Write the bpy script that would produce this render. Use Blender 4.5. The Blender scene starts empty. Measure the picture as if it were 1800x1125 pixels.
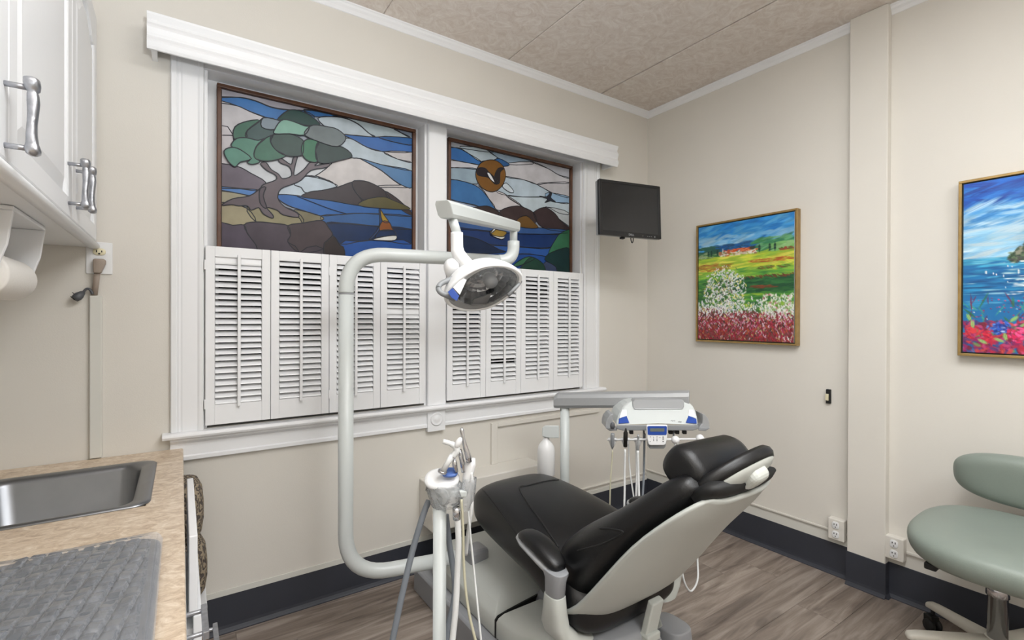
import bpy, bmesh, math, random
import numpy as np
from mathutils import Vector, Matrix

S = bpy.context.scene
C = S.collection
random.seed(7)

# ---------------------------------------------------------------- camera, light, exposure
CAM_H = 1.35
FPX, YAW, PIT, ROL = 851.84, 0.971622, -0.003556, 0.003289
cy, sy, cp, sp, cr, sr = math.cos(YAW), math.sin(YAW), math.cos(PIT), math.sin(PIT), math.cos(ROL), math.sin(ROL)
def raydir(a, b):
    a, b = a * cr - b * sr, a * sr + b * cr
    fw = cp - b * sp
    return Vector((a * sy + fw * cy, -a * cy + fw * sy, sp + b * cp))
FWD = raydir(0, 0); RGT = raydir(1, 0) - FWD; UPV = raydir(0, 1) - FWD
EYE = Vector((0, 0, CAM_H))
cd = bpy.data.cameras.new('camera'); cam = bpy.data.objects.new('camera', cd); C.objects.link(cam)
cd.sensor_width = 36; cd.lens = FPX / 1800 * 36; cd.clip_start = 0.02; cd.clip_end = 50
cam.matrix_world = Matrix(((RGT.x, UPV.x, -FWD.x, EYE.x), (RGT.y, UPV.y, -FWD.y, EYE.y), (RGT.z, UPV.z, -FWD.z, EYE.z), (0, 0, 0, 1)))
S.camera = cam
S.view_settings.view_transform = 'Standard'; S.view_settings.look = 'None'
S.view_settings.exposure = 0.50; S.view_settings.gamma = 1.0; S.view_settings.use_curve_mapping = False
w = bpy.data.worlds.new('world'); S.world = w; w.use_nodes = True
w.node_tree.nodes['Background'].inputs[0].default_value = (0.012, 0.014, 0.02, 1)
w.node_tree.nodes['Background'].inputs[1].default_value = 1.0
CEILING_LIGHT_POWER = 11.0
# fill spot added to brighten the ceiling, like a flash bounced from behind the camera
fl_ = bpy.data.lights.new('bounce_fill', 'SPOT'); fl_.energy = 190; fl_.spot_size = math.radians(140); fl_.spot_blend = 1; fl_.shadow_soft_size = .1
flo = bpy.data.objects.new('bounce_fill', fl_); C.objects.link(flo); flo.location = (.25, -.45, 1.75); flo.rotation_euler = (math.radians(158), math.radians(-14), 0)
fl_.color = (.93, .97, 1)
LIGHT_COLOR = (0.975, 0.99, 1.0)

# room: measured corners (metres)
WX, WY, CZ = 2.857, 2.404, 2.876
LX, FY = -0.63, -1.9

# a point of the place seen at pixel u, v: on a plane, or at a forward distance
def pr(u, v): return raydir((u - 900) / FPX, -(v - 562.5) / FPX)
def at(u, v, ax, val):
    r = pr(u, v); i = 'xyz'.index(ax)
    return EYE + r * ((val - EYE[i]) / r[i])
def dep(u, v, d): return EYE + pr(u, v) * d

def lin(c): return tuple(((x / 255) / 12.92 if x / 255 <= .04045 else ((x / 255 + .055) / 1.055) ** 2.4) for x in c)

# ---------------------------------------------------------------- materials
def mat(name, col, rough=.5, metal=0., spec=.5, noise=0., nscale=20., bump=0., bscale=200., coat=0., trans=0., col2=None, alpha=1., rand=0.):
    m = bpy.data.materials.new(name); m.use_nodes = True
    nt = m.node_tree; b = nt.nodes['Principled BSDF']
    c = lin(col)
    b.inputs['Base Color'].default_value = (*c, 1)
    b.inputs['Roughness'].default_value = rough; b.inputs['Metallic'].default_value = metal
    b.inputs['Specular IOR Level'].default_value = spec
    b.inputs['Coat Weight'].default_value = coat; b.inputs['Coat Roughness'].default_value = .08
    b.inputs['Transmission Weight'].default_value = trans; b.inputs['Alpha'].default_value = alpha
    tc = nt.nodes.new('ShaderNodeTexCoord')
    out = None
    if noise > 0 or col2:
        n = nt.nodes.new('ShaderNodeTexNoise'); n.inputs['Scale'].default_value = nscale; n.inputs['Detail'].default_value = 5
        nt.links.new(tc.outputs['Object'], n.inputs['Vector'])
        mx = nt.nodes.new('ShaderNodeMix'); mx.data_type = 'RGBA'
        c2 = lin(col2) if col2 else tuple(x * (1 - noise) for x in c)
        mx.inputs[6].default_value = (*c, 1); mx.inputs[7].default_value = (*c2, 1)
        rp = nt.nodes.new('ShaderNodeMapRange'); rp.inputs[1].default_value = .35; rp.inputs[2].default_value = .65
        nt.links.new(n.outputs[0], rp.inputs[0]); nt.links.new(rp.outputs[0], mx.inputs[0])
        out = mx.outputs[2]
        nt.links.new(out, b.inputs['Base Color'])
    if rand > 0:
        oi = nt.nodes.new('ShaderNodeObjectInfo'); mr = nt.nodes.new('ShaderNodeMapRange')
        mr.inputs[3].default_value = 1 - rand; mr.inputs[4].default_value = 1 + rand
        nt.links.new(oi.outputs['Random'], mr.inputs[0])
        hs = nt.nodes.new('ShaderNodeHueSaturation'); nt.links.new(mr.outputs[0], hs.inputs['Value'])
        if out: nt.links.new(out, hs.inputs['Color'])
        else: hs.inputs['Color'].default_value = (*c, 1)
        nt.links.new(hs.outputs[0], b.inputs['Base Color'])
    if bump > 0:
        n2 = nt.nodes.new('ShaderNodeTexNoise'); n2.inputs['Scale'].default_value = bscale; n2.inputs['Detail'].default_value = 3
        nt.links.new(tc.outputs['Object'], n2.inputs['Vector'])
        bp = nt.nodes.new('ShaderNodeBump'); bp.inputs['Strength'].default_value = bump; bp.inputs['Distance'].default_value = .002
        nt.links.new(n2.outputs[0], bp.inputs['Height']); nt.links.new(bp.outputs[0], b.inputs['Normal'])
    return m

M = {}
M['wall'] = mat('wall_paint', (222, 218, 210), .75, noise=.03, nscale=2.5, bump=.15, bscale=260)
M['white'] = mat('white_gloss_paint', (238, 239, 241), .38, bump=.05, bscale=60)
M['band'] = mat('pale_grey_paint', (214, 213, 206), .6)
M['base'] = mat('navy_vinyl', (54, 57, 66), .5, noise=.08, nscale=6)
M['chair'] = mat('chair_enamel', (192, 195, 190), .38, noise=.03, nscale=5)
M['chairdark'] = mat('chair_enamel_grey', (150, 152, 156), .42)
M['pole'] = mat('pole_enamel', (204, 209, 208), .3)
M['vinyl'] = mat('black_vinyl', (13, 13, 15), .37, bump=.25, bscale=420)
M['rubber'] = mat('black_rubber', (18, 18, 19), .6)
M['chrome'] = mat('chrome', (205, 205, 208), .14, 1.)
M['pewter'] = mat('pewter', (188, 190, 196), .35, 1., noise=.25, nscale=60, bump=.5, bscale=90)
M['steel'] = mat('brushed_steel', (142, 144, 148), .34, 1., noise=.06, nscale=12)
M['sage'] = mat('sage_vinyl', (134, 144, 136), .42, bump=.18, bscale=300, noise=.04, nscale=9)
M['cream'] = mat('cream_enamel', (196, 192, 182), .45)
M['box'] = mat('cream_box', (218, 208, 188), .6)
M['gold'] = mat('gold_frame', (176, 146, 92), .38, .6, noise=.2, nscale=30)
M['canvasedge'] = mat('dark_liner', (28, 38, 34), .7)
M['wood'] = mat('dark_brown_wood', (98, 62, 40), .4, noise=.4, nscale=14)
M['brown'] = mat('raw_brown_wood', (158, 112, 66), .55, noise=.3, nscale=18)
M['lead'] = mat('lead_came', (40, 42, 48), .45, .5)
M['tv'] = mat('monitor_plastic', (20, 20, 22), .35)
M['tvscreen'] = mat('monitor_glass', (26, 27, 30), .14, spec=.6)
M['silverplastic'] = mat('silver_plastic', (168, 170, 172), .35, .3)
M['blue'] = mat('blue_label', (38, 74, 158), .35)
M['bluetrans'] = mat('blue_button', (84, 116, 186), .3)
M['lcd'] = mat('lcd', (104, 112, 108), .25)
M['wplastic'] = mat('white_plastic', (236, 237, 238), .35)
M['gplastic'] = mat('grey_plastic', (138, 141, 144), .4)
M['dplastic'] = mat('dark_grey_plastic', (84, 86, 90), .45)
M['bottle'] = mat('milky_bottle', (232, 232, 232), .3)
M['hosegrey'] = mat('grey_hose', (122, 128, 136), .45)
M['hosewhite'] = mat('white_hose', (226, 228, 228), .4)
M['hosebeige'] = mat('beige_hose', (196, 192, 168), .45)
M['ivory'] = mat('ivory_plastic', (224, 216, 184), .4)
M['dark'] = mat('dark_slot', (22, 18, 14), .7)
M['taupe'] = mat('taupe_cord', (158, 144, 132), .5)
M['paper'] = mat('paper_towel', (236, 232, 226), .85, bump=.3, bscale=120)
M['silverglass'] = mat('lamp_reflector', (176, 178, 182), .10, 1., noise=.3, nscale=30)
M['key'] = mat('grey_key', (104, 108, 114), .32)
M['keybase'] = mat('grey_keyboard_case', (84, 87, 94), .35)
M['green_screen'] = mat('dark_window_glass', (14, 17, 22), .06)

def mat_clear(name, tint, rough, alpha, bump, scale, ior=1.45):
    # thin clear plastic: mostly see-through, a little milky, with a fresnel reflection
    m = bpy.data.materials.new(name); m.use_nodes = True
    nt = m.node_tree; nt.nodes.remove(nt.nodes['Principled BSDF']); o = nt.nodes['Material Output']
    tr = nt.nodes.new('ShaderNodeBsdfTransparent'); df = nt.nodes.new('ShaderNodeBsdfDiffuse'); gl = nt.nodes.new('ShaderNodeBsdfGlossy')
    df.inputs['Color'].default_value = (*lin(tint), 1); gl.inputs['Roughness'].default_value = rough; gl.inputs['Color'].default_value = (.95, .95, .95, 1)
    m1 = nt.nodes.new('ShaderNodeMixShader'); m2 = nt.nodes.new('ShaderNodeMixShader'); fr = nt.nodes.new('ShaderNodeFresnel'); fr.inputs['IOR'].default_value = ior
    m1.inputs[0].default_value = alpha
    nt.links.new(tr.outputs[0], m1.inputs[1]); nt.links.new(df.outputs[0], m1.inputs[2])
    nt.links.new(fr.outputs[0], m2.inputs[0]); nt.links.new(m1.outputs[0], m2.inputs[1]); nt.links.new(gl.outputs[0], m2.inputs[2]); nt.links.new(m2.outputs[0], o.inputs[0])
    if bump:
        tc = nt.nodes.new('ShaderNodeTexCoord'); n = nt.nodes.new('ShaderNodeTexNoise'); n.inputs['Scale'].default_value = scale
        n.inputs['Detail'].default_value = 3; n.inputs['Distortion'].default_value = 1.2
        bp = nt.nodes.new('ShaderNodeBump'); bp.inputs['Strength'].default_value = bump; bp.inputs['Distance'].default_value = .01
        nt.links.new(tc.outputs['Object'], n.inputs['Vector']); nt.links.new(n.outputs[0], bp.inputs['Height'])
        for q in (df, gl, fr): nt.links.new(bp.outputs[0], q.inputs['Normal'])
    return m
M['wrap'] = mat_clear('clear_plastic_wrap', (232, 236, 240), .12, .30, .8, 30)
M['film'] = mat_clear('plastic_film', (186, 190, 198), .09, .30, .10, 30, 1.7)
M['lens'] = mat_clear('clear_lens', (210, 214, 218), .04, .10, .1, 12)
M['pane'] = mat_clear('clear_pane', (190, 200, 210), .03, .18, 0, 5)

def mat_floor():
    m = bpy.data.materials.new('vinyl_plank'); m.use_nodes = True; nt = m.node_tree; b = nt.nodes['Principled BSDF']
    geo = nt.nodes.new('ShaderNodeNewGeometry'); oi = nt.nodes.new('ShaderNodeObjectInfo')
    add = nt.nodes.new('ShaderNodeVectorMath'); add.operation = 'MULTIPLY_ADD'
    add.inputs[1].default_value = (1, 1, 1)
    cmb = nt.nodes.new('ShaderNodeCombineXYZ'); mul = nt.nodes.new('ShaderNodeMath'); mul.operation = 'MULTIPLY'; mul.inputs[1].default_value = 37.
    nt.links.new(oi.outputs['Random'], mul.inputs[0]); nt.links.new(mul.outputs[0], cmb.inputs[0]); nt.links.new(mul.outputs[0], cmb.inputs[2])
    nt.links.new(geo.outputs['Position'], add.inputs[0]); nt.links.new(cmb.outputs[0], add.inputs[2])
    mp = nt.nodes.new('ShaderNodeMapping'); mp.inputs['Scale'].default_value = (1.1, 13, 1); nt.links.new(add.outputs[0], mp.inputs[0])
    n = nt.nodes.new('ShaderNodeTexNoise'); n.inputs['Scale'].default_value = 1.6; n.inputs['Detail'].default_value = 8; n.inputs['Roughness'].default_value = .62; n.inputs['Distortion'].default_value = .8
    nt.links.new(mp.outputs[0], n.inputs['Vector'])
    cr_ = nt.nodes.new('ShaderNodeValToRGB'); e = cr_.color_ramp.elements
    e[0].position = .3; e[0].color = (*lin((92, 80, 72)), 1); e[1].position = .68; e[1].color = (*lin((168, 155, 144)), 1)
    k = e.new(.5); k.color = (*lin((136, 122, 111)), 1)
    nt.links.new(n.outputs[0], cr_.inputs[0])
    # knots
    mp2 = nt.nodes.new('ShaderNodeMapping'); mp2.inputs['Scale'].default_value = (1.5, 4.2, 1); nt.links.new(add.outputs[0], mp2.inputs[0])
    n2 = nt.nodes.new('ShaderNodeTexNoise'); n2.inputs['Scale'].default_value = 2.6; n2.inputs['Detail'].default_value = 2; nt.links.new(mp2.outputs[0], n2.inputs['Vector'])
    mr = nt.nodes.new('ShaderNodeMapRange'); mr.inputs[1].default_value = .64; mr.inputs[2].default_value = .76; mr.inputs[3].default_value = 0; mr.inputs[4].default_value = .6
    nt.links.new(n2.outputs[0], mr.inputs[0])
    mx = nt.nodes.new('ShaderNodeMix'); mx.data_type = 'RGBA'; mx.inputs[7].default_value = (*lin((72, 60, 54)), 1)
    nt.links.new(mr.outputs[0], mx.inputs[0]); nt.links.new(cr_.outputs[0], mx.inputs[6])
    hs = nt.nodes.new('ShaderNodeHueSaturation'); hs.inputs['Saturation'].default_value = .9
    mr2 = nt.nodes.new('ShaderNodeMapRange'); mr2.inputs[3].default_value = .88; mr2.inputs[4].default_value = 1.1
    nt.links.new(oi.outputs['Random'], mr2.inputs[0]); nt.links.new(mr2.outputs[0], hs.inputs['Value']); nt.links.new(mx.outputs[2], hs.inputs['Color'])
    nt.links.new(hs.outputs[0], b.inputs['Base Color']); b.inputs['Roughness'].default_value = .42
    bp = nt.nodes.new('ShaderNodeBump'); bp.inputs['Strength'].default_value = .12; bp.inputs['Distance'].default_value = .002
    nt.links.new(n.outputs[0], bp.inputs['Height']); nt.links.new(bp.outputs[0], b.inputs['Normal'])
    return m
M['floor'] = mat_floor()

def mat_ceiling():
    m = bpy.data.materials.new('ceiling_paper'); m.use_nodes = True; nt = m.node_tree; b = nt.nodes['Principled BSDF']
    geo = nt.nodes.new('ShaderNodeNewGeometry')
    n = nt.nodes.new('ShaderNodeTexNoise'); n.inputs['Scale'].default_value = 11; n.inputs['Detail'].default_value = 6; n.inputs['Roughness'].default_value = .7; n.inputs['Distortion'].default_value = 2.2
    nt.links.new(geo.outputs['Position'], n.inputs['Vector'])
    cr_ = nt.nodes.new('ShaderNodeValToRGB'); e = cr_.color_ramp.elements
    e[0].position = .36; e[0].color = (*lin((214, 202, 192)), 1); e[1].position = .66; e[1].color = (*lin((234, 227, 220)), 1)
    nt.links.new(n.outputs[0], cr_.inputs[0]); nt.links.new(cr_.outputs[0], b.inputs['Base Color']); b.inputs['Roughness'].default_value = .8
    bp = nt.nodes.new('ShaderNodeBump'); bp.inputs['Strength'].default_value = .35; bp.inputs['Distance'].default_value = .004
    nt.links.new(n.outputs[0], bp.inputs['Height']); nt.links.new(bp.outputs[0], b.inputs['Normal'])
    return m
M['ceil'] = mat_ceiling()

def mat_stone():
    m = bpy.data.materials.new('travertine_laminate'); m.use_nodes = True; nt = m.node_tree; b = nt.nodes['Principled BSDF']
    geo = nt.nodes.new('ShaderNodeNewGeometry'); mp = nt.nodes.new('ShaderNodeMapping'); mp.inputs['Scale'].default_value = (7, 10, 5); mp.inputs['Rotation'].default_value = (0, 0, .35)
    nt.links.new(geo.outputs['Position'], mp.inputs[0])
    n = nt.nodes.new('ShaderNodeTexNoise'); n.inputs['Scale'].default_value = 3.6; n.inputs['Detail'].default_value = 12; n.inputs['Roughness'].default_value = .74; n.inputs['Distortion'].default_value = 1.1
    nt.links.new(mp.outputs[0], n.inputs['Vector'])
    cr_ = nt.nodes.new('ShaderNodeValToRGB'); e = cr_.color_ramp.elements
    e[0].position = .34; e[0].color = (*lin((174, 150, 126)), 1); e[1].position = .66; e[1].color = (*lin((232, 218, 200)), 1)
    k = e.new(.5); k.color = (*lin((208, 188, 164)), 1)
    nt.links.new(n.outputs[0], cr_.inputs[0]); nt.links.new(cr_.outputs[0], b.inputs['Base Color']); b.inputs['Roughness'].default_value = .35
    return m
M['stone'] = mat_stone()

def mat_fabric():
    m = bpy.data.materials.new('patterned_fabric'); m.use_nodes = True; nt = m.node_tree; b = nt.nodes['Principled BSDF']
    tc = nt.nodes.new('ShaderNodeTexCoord'); wv = nt.nodes.new('ShaderNodeTexWave'); wv.inputs['Scale'].default_value = 24; wv.inputs['Distortion'].default_value = 14; wv.inputs['Detail'].default_value = 2; wv.inputs['Detail Scale'].default_value = 1.4
    nt.links.new(tc.outputs['Object'], wv.inputs['Vector'])
    cr_ = nt.nodes.new('ShaderNodeValToRGB'); e = cr_.color_ramp.elements
    e[0].position = .3; e[0].color = (*lin((84, 76, 70)), 1); e[1].position = .75; e[1].color = (*lin((156, 142, 120)), 1)
    nt.links.new(wv.outputs[0], cr_.inputs[0]); nt.links.new(cr_.outputs[0], b.inputs['Base Color']); b.inputs['Roughness'].default_value = .9
    bp = nt.nodes.new('ShaderNodeBump'); bp.inputs['Strength'].default_value = .6; bp.inputs['Distance'].default_value = .006
    nt.links.new(wv.outputs[0], bp.inputs['Height']); nt.links.new(bp.outputs[0], b.inputs['Normal'])
    return m
M['fabric'] = mat_fabric()

def mat_emit(name, col, power):
    m = bpy.data.materials.new(name); m.use_nodes = True; nt = m.node_tree; b = nt.nodes['Principled BSDF']
    b.inputs['Base Color'].default_value = (.8, .8, .8, 1); b.inputs['Emission Color'].default_value = (*col, 1); b.inputs['Emission Strength'].default_value = power
    return m
M['diffuser'] = mat_emit('lit_diffuser', LIGHT_COLOR, CEILING_LIGHT_POWER)

# ---------------------------------------------------------------- mesh helpers
OFF = {}
def tag(o, label=None, cat=None, group=None, kind=None):
    if label: o['label'] = label
    if cat: o['category'] = cat
    if group: o['group'] = group
    if kind: o['kind'] = kind
    return o
def empty(name, loc, label=None, cat=None, group=None, kind=None):
    o = bpy.data.objects.new(name, None); C.objects.link(o); o.empty_display_size = .05
    o.location = Vector(loc); OFF[o.name] = Vector(loc)
    return tag(o, label, cat, group, kind)

class MB:
    def __init__(s): s.v = []; s.f = []; s.sm = []; s.mi = []
    def add(s, vs, fs, smooth=False, m=0):
        n = len(s.v); s.v += [Vector(p) for p in vs]
        for f in fs: s.f.append([i + n for i in f]); s.sm.append(smooth); s.mi.append(m)
        return s
    def box(s, x0, x1, y0, y1, z0, z1, m=0):
        return s.add([(x, y, z) for x in (x0, x1) for y in (y0, y1) for z in (z0, z1)],
                     [(0, 1, 3, 2), (4, 6, 7, 5), (0, 4, 5, 1), (2, 3, 7, 6), (0, 2, 6, 4), (1, 5, 7, 3)], False, m)
    def obox(s, c, a, b, d, m=0, taper=1.):
        c, a, b, d = map(Vector, (c, a, b, d))
        return s.add([c + a * i * (taper if k > 0 else 1) + b * j * (taper if k > 0 else 1) + d * k for i in (-1, 1) for j in (-1, 1) for k in (-1, 1)],
                     [(0, 1, 3, 2), (4, 6, 7, 5), (0, 4, 5, 1), (2, 3, 7, 6), (0, 2, 6, 4), (1, 5, 7, 3)], False, m)
    def loft(s, rings, smooth=True, caps=True, closed=True, m=0):
        n = len(rings[0]); vs = [p for r in rings for p in r]; fs = []
        for i in range(len(rings) - 1):
            for j in range(n if closed else n - 1):
                k = (j + 1) % n
                fs.append((i * n + j, i * n + k, (i + 1) * n + k, (i + 1) * n + j))
        if caps: fs.append(tuple(range(n))[::-1]); fs.append(tuple((len(rings) - 1) * n + j for j in range(n)))
        return s.add(vs, fs, smooth, m)
    def tube(s, path, r, n=12, caps=True, m=0, squash=None):
        path = [Vector(p) for p in path]; R = r if isinstance(r, (list, tuple)) else [r] * len(path)
        rings = []; ref = None
        for i, p in enumerate(path):
            t = (path[min(i + 1, len(path) - 1)] - path[max(i - 1, 0)]).normalized()
            if ref is None: ref = t.orthogonal().normalized()
            ref = (ref - t * ref.dot(t)).normalized(); bi = t.cross(ref)
            rings.append([p + (ref * math.cos(2 * math.pi * k / n) + bi * math.sin(2 * math.pi * k / n)) * R[i] for k in range(n)])
        return s.loft(rings, True, caps, True, m)
    def lathe(s, prof, c, axis=(0, 0, 1), n=24, m=0, smooth=True, caps=True):
        c = Vector(c); ax = Vector(axis).normalized(); e1 = ax.orthogonal().normalized(); e2 = ax.cross(e1)
        return s.loft([[c + ax * z + (e1 * math.cos(2 * math.pi * k / n) + e2 * math.sin(2 * math.pi * k / n)) * max(r, 1e-4) for k in range(n)] for r, z in prof], smooth, caps, True, m)
    def prism(s, pts, vec, m=0, smooth=False):
        pts = [Vector(p) for p in pts]; vec = Vector(vec); n = len(pts)
        return s.add(pts + [p + vec for p in pts], [tuple(range(n)), tuple(range(n, 2 * n))[::-1]] + [(i, i + n, (i + 1) % n + n, (i + 1) % n) for i in range(n)], smooth, m)
    def pad(s, c, a, b, h, prof, n=40, e=2.6, m=0, caps=True):
        # rings of a superellipse spanned by a, b, stacked along h: prof = (scale, height)
        c, a, b, h = map(Vector, (c, a, b, h)); rings = []
        for sc, z in prof:
            ring = []
            for k in range(n):
                t = 2 * math.pi * k / n; ct, st = math.cos(t), math.sin(t)
                x = math.copysign(abs(ct) ** (2 / e), ct); y = math.copysign(abs(st) ** (2 / e), st)
                ring.append(c + a * x * sc + b * y * sc + h * z)
            rings.append(ring)
        return s.loft(rings, True, caps, True, m)
    def build(s, name, m, parent=None, bevel=0, sub=0, label=None, cat=None, group=None, kind=None, loc=None, segs=2, ang=35):
        me = bpy.data.meshes.new(name)
        if parent is not None: off = OFF[parent.name]
        elif loc is not None: off = Vector(loc)
        else:
            xs = [p.x for p in s.v]; ys = [p.y for p in s.v]; zs = [p.z for p in s.v]
            off = Vector(((min(xs) + max(xs)) / 2, (min(ys) + max(ys)) / 2, min(zs)))
        me.from_pydata([p - off for p in s.v], [], s.f)
        ms = m if isinstance(m, (list, tuple)) else [m]
        for x in ms: me.materials.append(x)
        me.polygons.foreach_set('use_smooth', s.sm); me.polygons.foreach_set('material_index', s.mi)
        bm = bmesh.new(); bm.from_mesh(me); bmesh.ops.recalc_face_normals(bm, faces=bm.faces); bm.to_mesh(me); bm.free()
        me.update()
        o = bpy.data.objects.new(name, me); C.objects.link(o); OFF[o.name] = off
        if parent is not None: o.parent = parent
        else: o.location = off
        if bevel:
            b = o.modifiers.new('bevel', 'BEVEL'); b.width = bevel; b.segments = segs; b.limit_method = 'ANGLE'; b.angle_limit = math.radians(ang)
        if sub:
            b = o.modifiers.new('sub', 'SUBSURF'); b.levels = sub; b.render_levels = sub
        return tag(o, label, cat, group, kind)

def spline(pts, n=6, closed=False):
    P = [Vector(p) for p in pts]; L = len(P); out = []
    rng = range(L) if closed else range(L - 1)
    for i in rng:
        g = lambda k: P[k % L] if closed else P[min(max(k, 0), L - 1)]
        p0, p1, p2, p3 = g(i - 1), g(i), g(i + 1), g(i + 2)
        for k in range(n):
            t = k / n
            out.append(.5 * ((2 * p1) + (p2 - p0) * t + (2 * p0 - 5 * p1 + 4 * p2 - p3) * t * t + (3 * p1 - p0 - 3 * p2 + p3) * t ** 3))
    if not closed: out.append(P[-1])
    return out
def bend(pts, rad, n=8):
    # polyline with rounded corners
    P = [Vector(p) for p in pts]; out = [P[0]]
    for i in range(1, len(P) - 1):
        a = (P[i - 1] - P[i]).normalized(); b = (P[i + 1] - P[i]).normalized()
        s0 = P[i] + a * rad; s1 = P[i] + b * rad
        for k in range(n + 1):
            t = k / n; out.append(s0 * (1 - t) ** 2 + P[i] * 2 * t * (1 - t) + s1 * t * t)
    out.append(P[-1]); return out
def text_mesh(body, name, size, origin, ex, ey, mt, parent, depth=.0004, shear=0.):
    cu = bpy.data.curves.new(name, 'FONT'); cu.body = body; cu.size = size; cu.extrude = depth; cu.align_x = 'CENTER'; cu.align_y = 'CENTER'; cu.shear = shear
    t = bpy.data.objects.new('tmp_text', cu); C.objects.link(t)
    dg = bpy.context.evaluated_depsgraph_get(); me = bpy.data.meshes.new_from_object(t.evaluated_get(dg))
    bpy.data.objects.remove(t); ex = Vector(ex).normalized(); ey = Vector(ey).normalized(); ez = ex.cross(ey)
    mm = Matrix(((ex.x, ey.x, ez.x, 0), (ex.y, ey.y, ez.y, 0), (ex.z, ey.z, ez.z, 0), (0, 0, 0, 1)))
    me.transform(Matrix.Translation(Vector(origin) - OFF[parent.name]) @ mm)
    me.materials.clear(); me.materials.append(mt)
    o = bpy.data.objects.new(name, me); C.objects.link(o); o.parent = parent; return o
# ================================================================ the room
T = .12
# window openings (x ranges, z range)
OPZ = (.885, 2.40); OP = [(.079, 1.085), (1.193, 2.200)]
m = MB()
m.box(LX - T, WX + T, WY, WY + T, -.02, OPZ[0]); m.box(LX - T, WX + T, WY, WY + T, OPZ[1], CZ + .05)
m.box(LX - T, OP[0][0], WY, WY + T, *OPZ); m.box(OP[0][1], OP[1][0], WY, WY + T, *OPZ); m.box(OP[1][1], WX + T, WY, WY + T, *OPZ)
m.build('wall_back', M['wall'], kind='structure')
MB().box(WX, WX + T, FY - T, WY, -.02, CZ + .05).build('wall_right', M['wall'], kind='structure')
MB().box(LX - T, LX, FY - T, WY, -.02, CZ + .05).build('wall_left', M['wall'], kind='structure')
MB().box(LX, WX, FY - T, FY, -.02, CZ + .05).build('wall_front', M['wall'], kind='structure')
# ceiling of wide papered panels, 2 mm seams
ce = MB().box(LX, WX, FY, WY, CZ + .012, CZ + .05).build('ceiling', M['ceil'], kind='structure')
for x0 in (-.67, .085, .84, 1.597, 2.36):
    MB().box(max(x0, LX) + .001, min(x0 + .755, WX) - .001, FY, WY, CZ, CZ + .011).build('panel', M['ceil'], parent=ce, bevel=.003, segs=1)
# floor of planks running along x
fl = MB().box(LX, WX, FY, WY, -.05, -.006).build('floor', mat('subfloor', (60, 52, 46), .9), kind='structure')
PW, PL = .178, 1.22
full = None; r = 0; y = WY - .03
while y > -.6:
    x = LX - random.random() * PL
    while x < WX:
        a, b = max(x, LX), min(x + PL, WX)
        if b - a > .04:
            if b - a > PL - .001 and full is not None:
                o = bpy.data.objects.new('plank', full); C.objects.link(o); o.parent = fl
                o.location = Vector((a, y - PW, 0)) - OFF[fl.name]
            else:
                mb = MB().box(0, b - a - .0012, 0, PW - .0012, -.006, 0)
                o = mb.build('plank', M['floor'], parent=None, loc=(0, 0, 0)); o.parent = fl; o.location = Vector((a, y - PW, 0)) - OFF[fl.name]
                if b - a > PL - .001: full = o.data
        x += PL
    y -= PW
MB().box(LX, WX, FY, y, -.006, 0).build('far_planks', M['floor'], parent=fl, kind='stuff')
# left-over strip under the window wall
MB().box(LX, WX, WY - .03, WY, -.006, -.0005).build('edge_plank', M['floor'], parent=fl)

# pillar in the right wall
PX, PY0, PY1 = 2.812, .912, 1.075
MB().box(PX, WX, PY0, PY1, 0, CZ).build('pillar', M['wall'], kind='structure', bevel=.004)
# cove baseboards in navy vinyl
def cove(name, p0, p1, n, h):
    p0, p1, n = Vector(p0), Vector(p1), Vector(n); up = Vector((0, 0, 1))
    prof = [(0, 0), (.016, 0), (.0155, .004), (.010, .009), (.005, .018), (.003, .03), (.003, h - .002), (.002, h), (0, h)]
    rings = [[p + n * a + up * b for a, b in prof] for p in (p0, p1)]
    mb = MB(); mb.loft(rings, False, True, True); return mb.build(name, M['base'], kind='structure')
BH = .168
cove('baseboard_back', (0.05, WY, 0), (WX, WY, 0), (0, -1, 0), .158)
cove('baseboard_right', (WX, WY, 0), (WX, PY1, 0), (-1, 0, 0), BH)
cove('baseboard_right', (WX, PY0, 0), (WX, FY, 0), (-1, 0, 0), BH)
cove('baseboard_right', (PX, PY1 + .003, 0), (PX, PY0 - .003, 0), (-1, 0, 0), BH)
cove('baseboard_right', (WX, PY0, 0), (PX - .002, PY0, 0), (0, -1, 0), BH)
# pale band over the baseboard
MB().box(.05, WX, WY - .006, WY, .159, .182).build('trim_1', M['band'], kind='structure')
MB().box(WX - .003, WX, PY1, WY, BH, .232).build('trim_2', M['band'], kind='structure')
# crown moulding
def crown(name, p0, p1, n, s=1.):
    p0, p1, n = Vector(p0), Vector(p1), Vector(n); up = Vector((0, 0, 1))
    prof = [(0, 0), (.024, 0), (.024, -.006), (.019, -.010), (.016, -.020), (.009, -.028), (.006, -.036), (.004, -.044), (0, -.046)]
    rings = [[p + n * a * s + up * b * s for a, b in prof] for p in (p0, p1)]
    return MB().loft(rings, False, True, True).build(name, M['white'], kind='structure')
crown('trim_3', (LX, WY, CZ), (WX, WY, CZ), (0, -1, 0))
crown('trim_4', (WX, WY, CZ), (WX, PY1, CZ), (-1, 0, 0))
crown('trim_5', (WX, PY0, CZ), (WX, FY, CZ), (-1, 0, 0))

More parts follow.
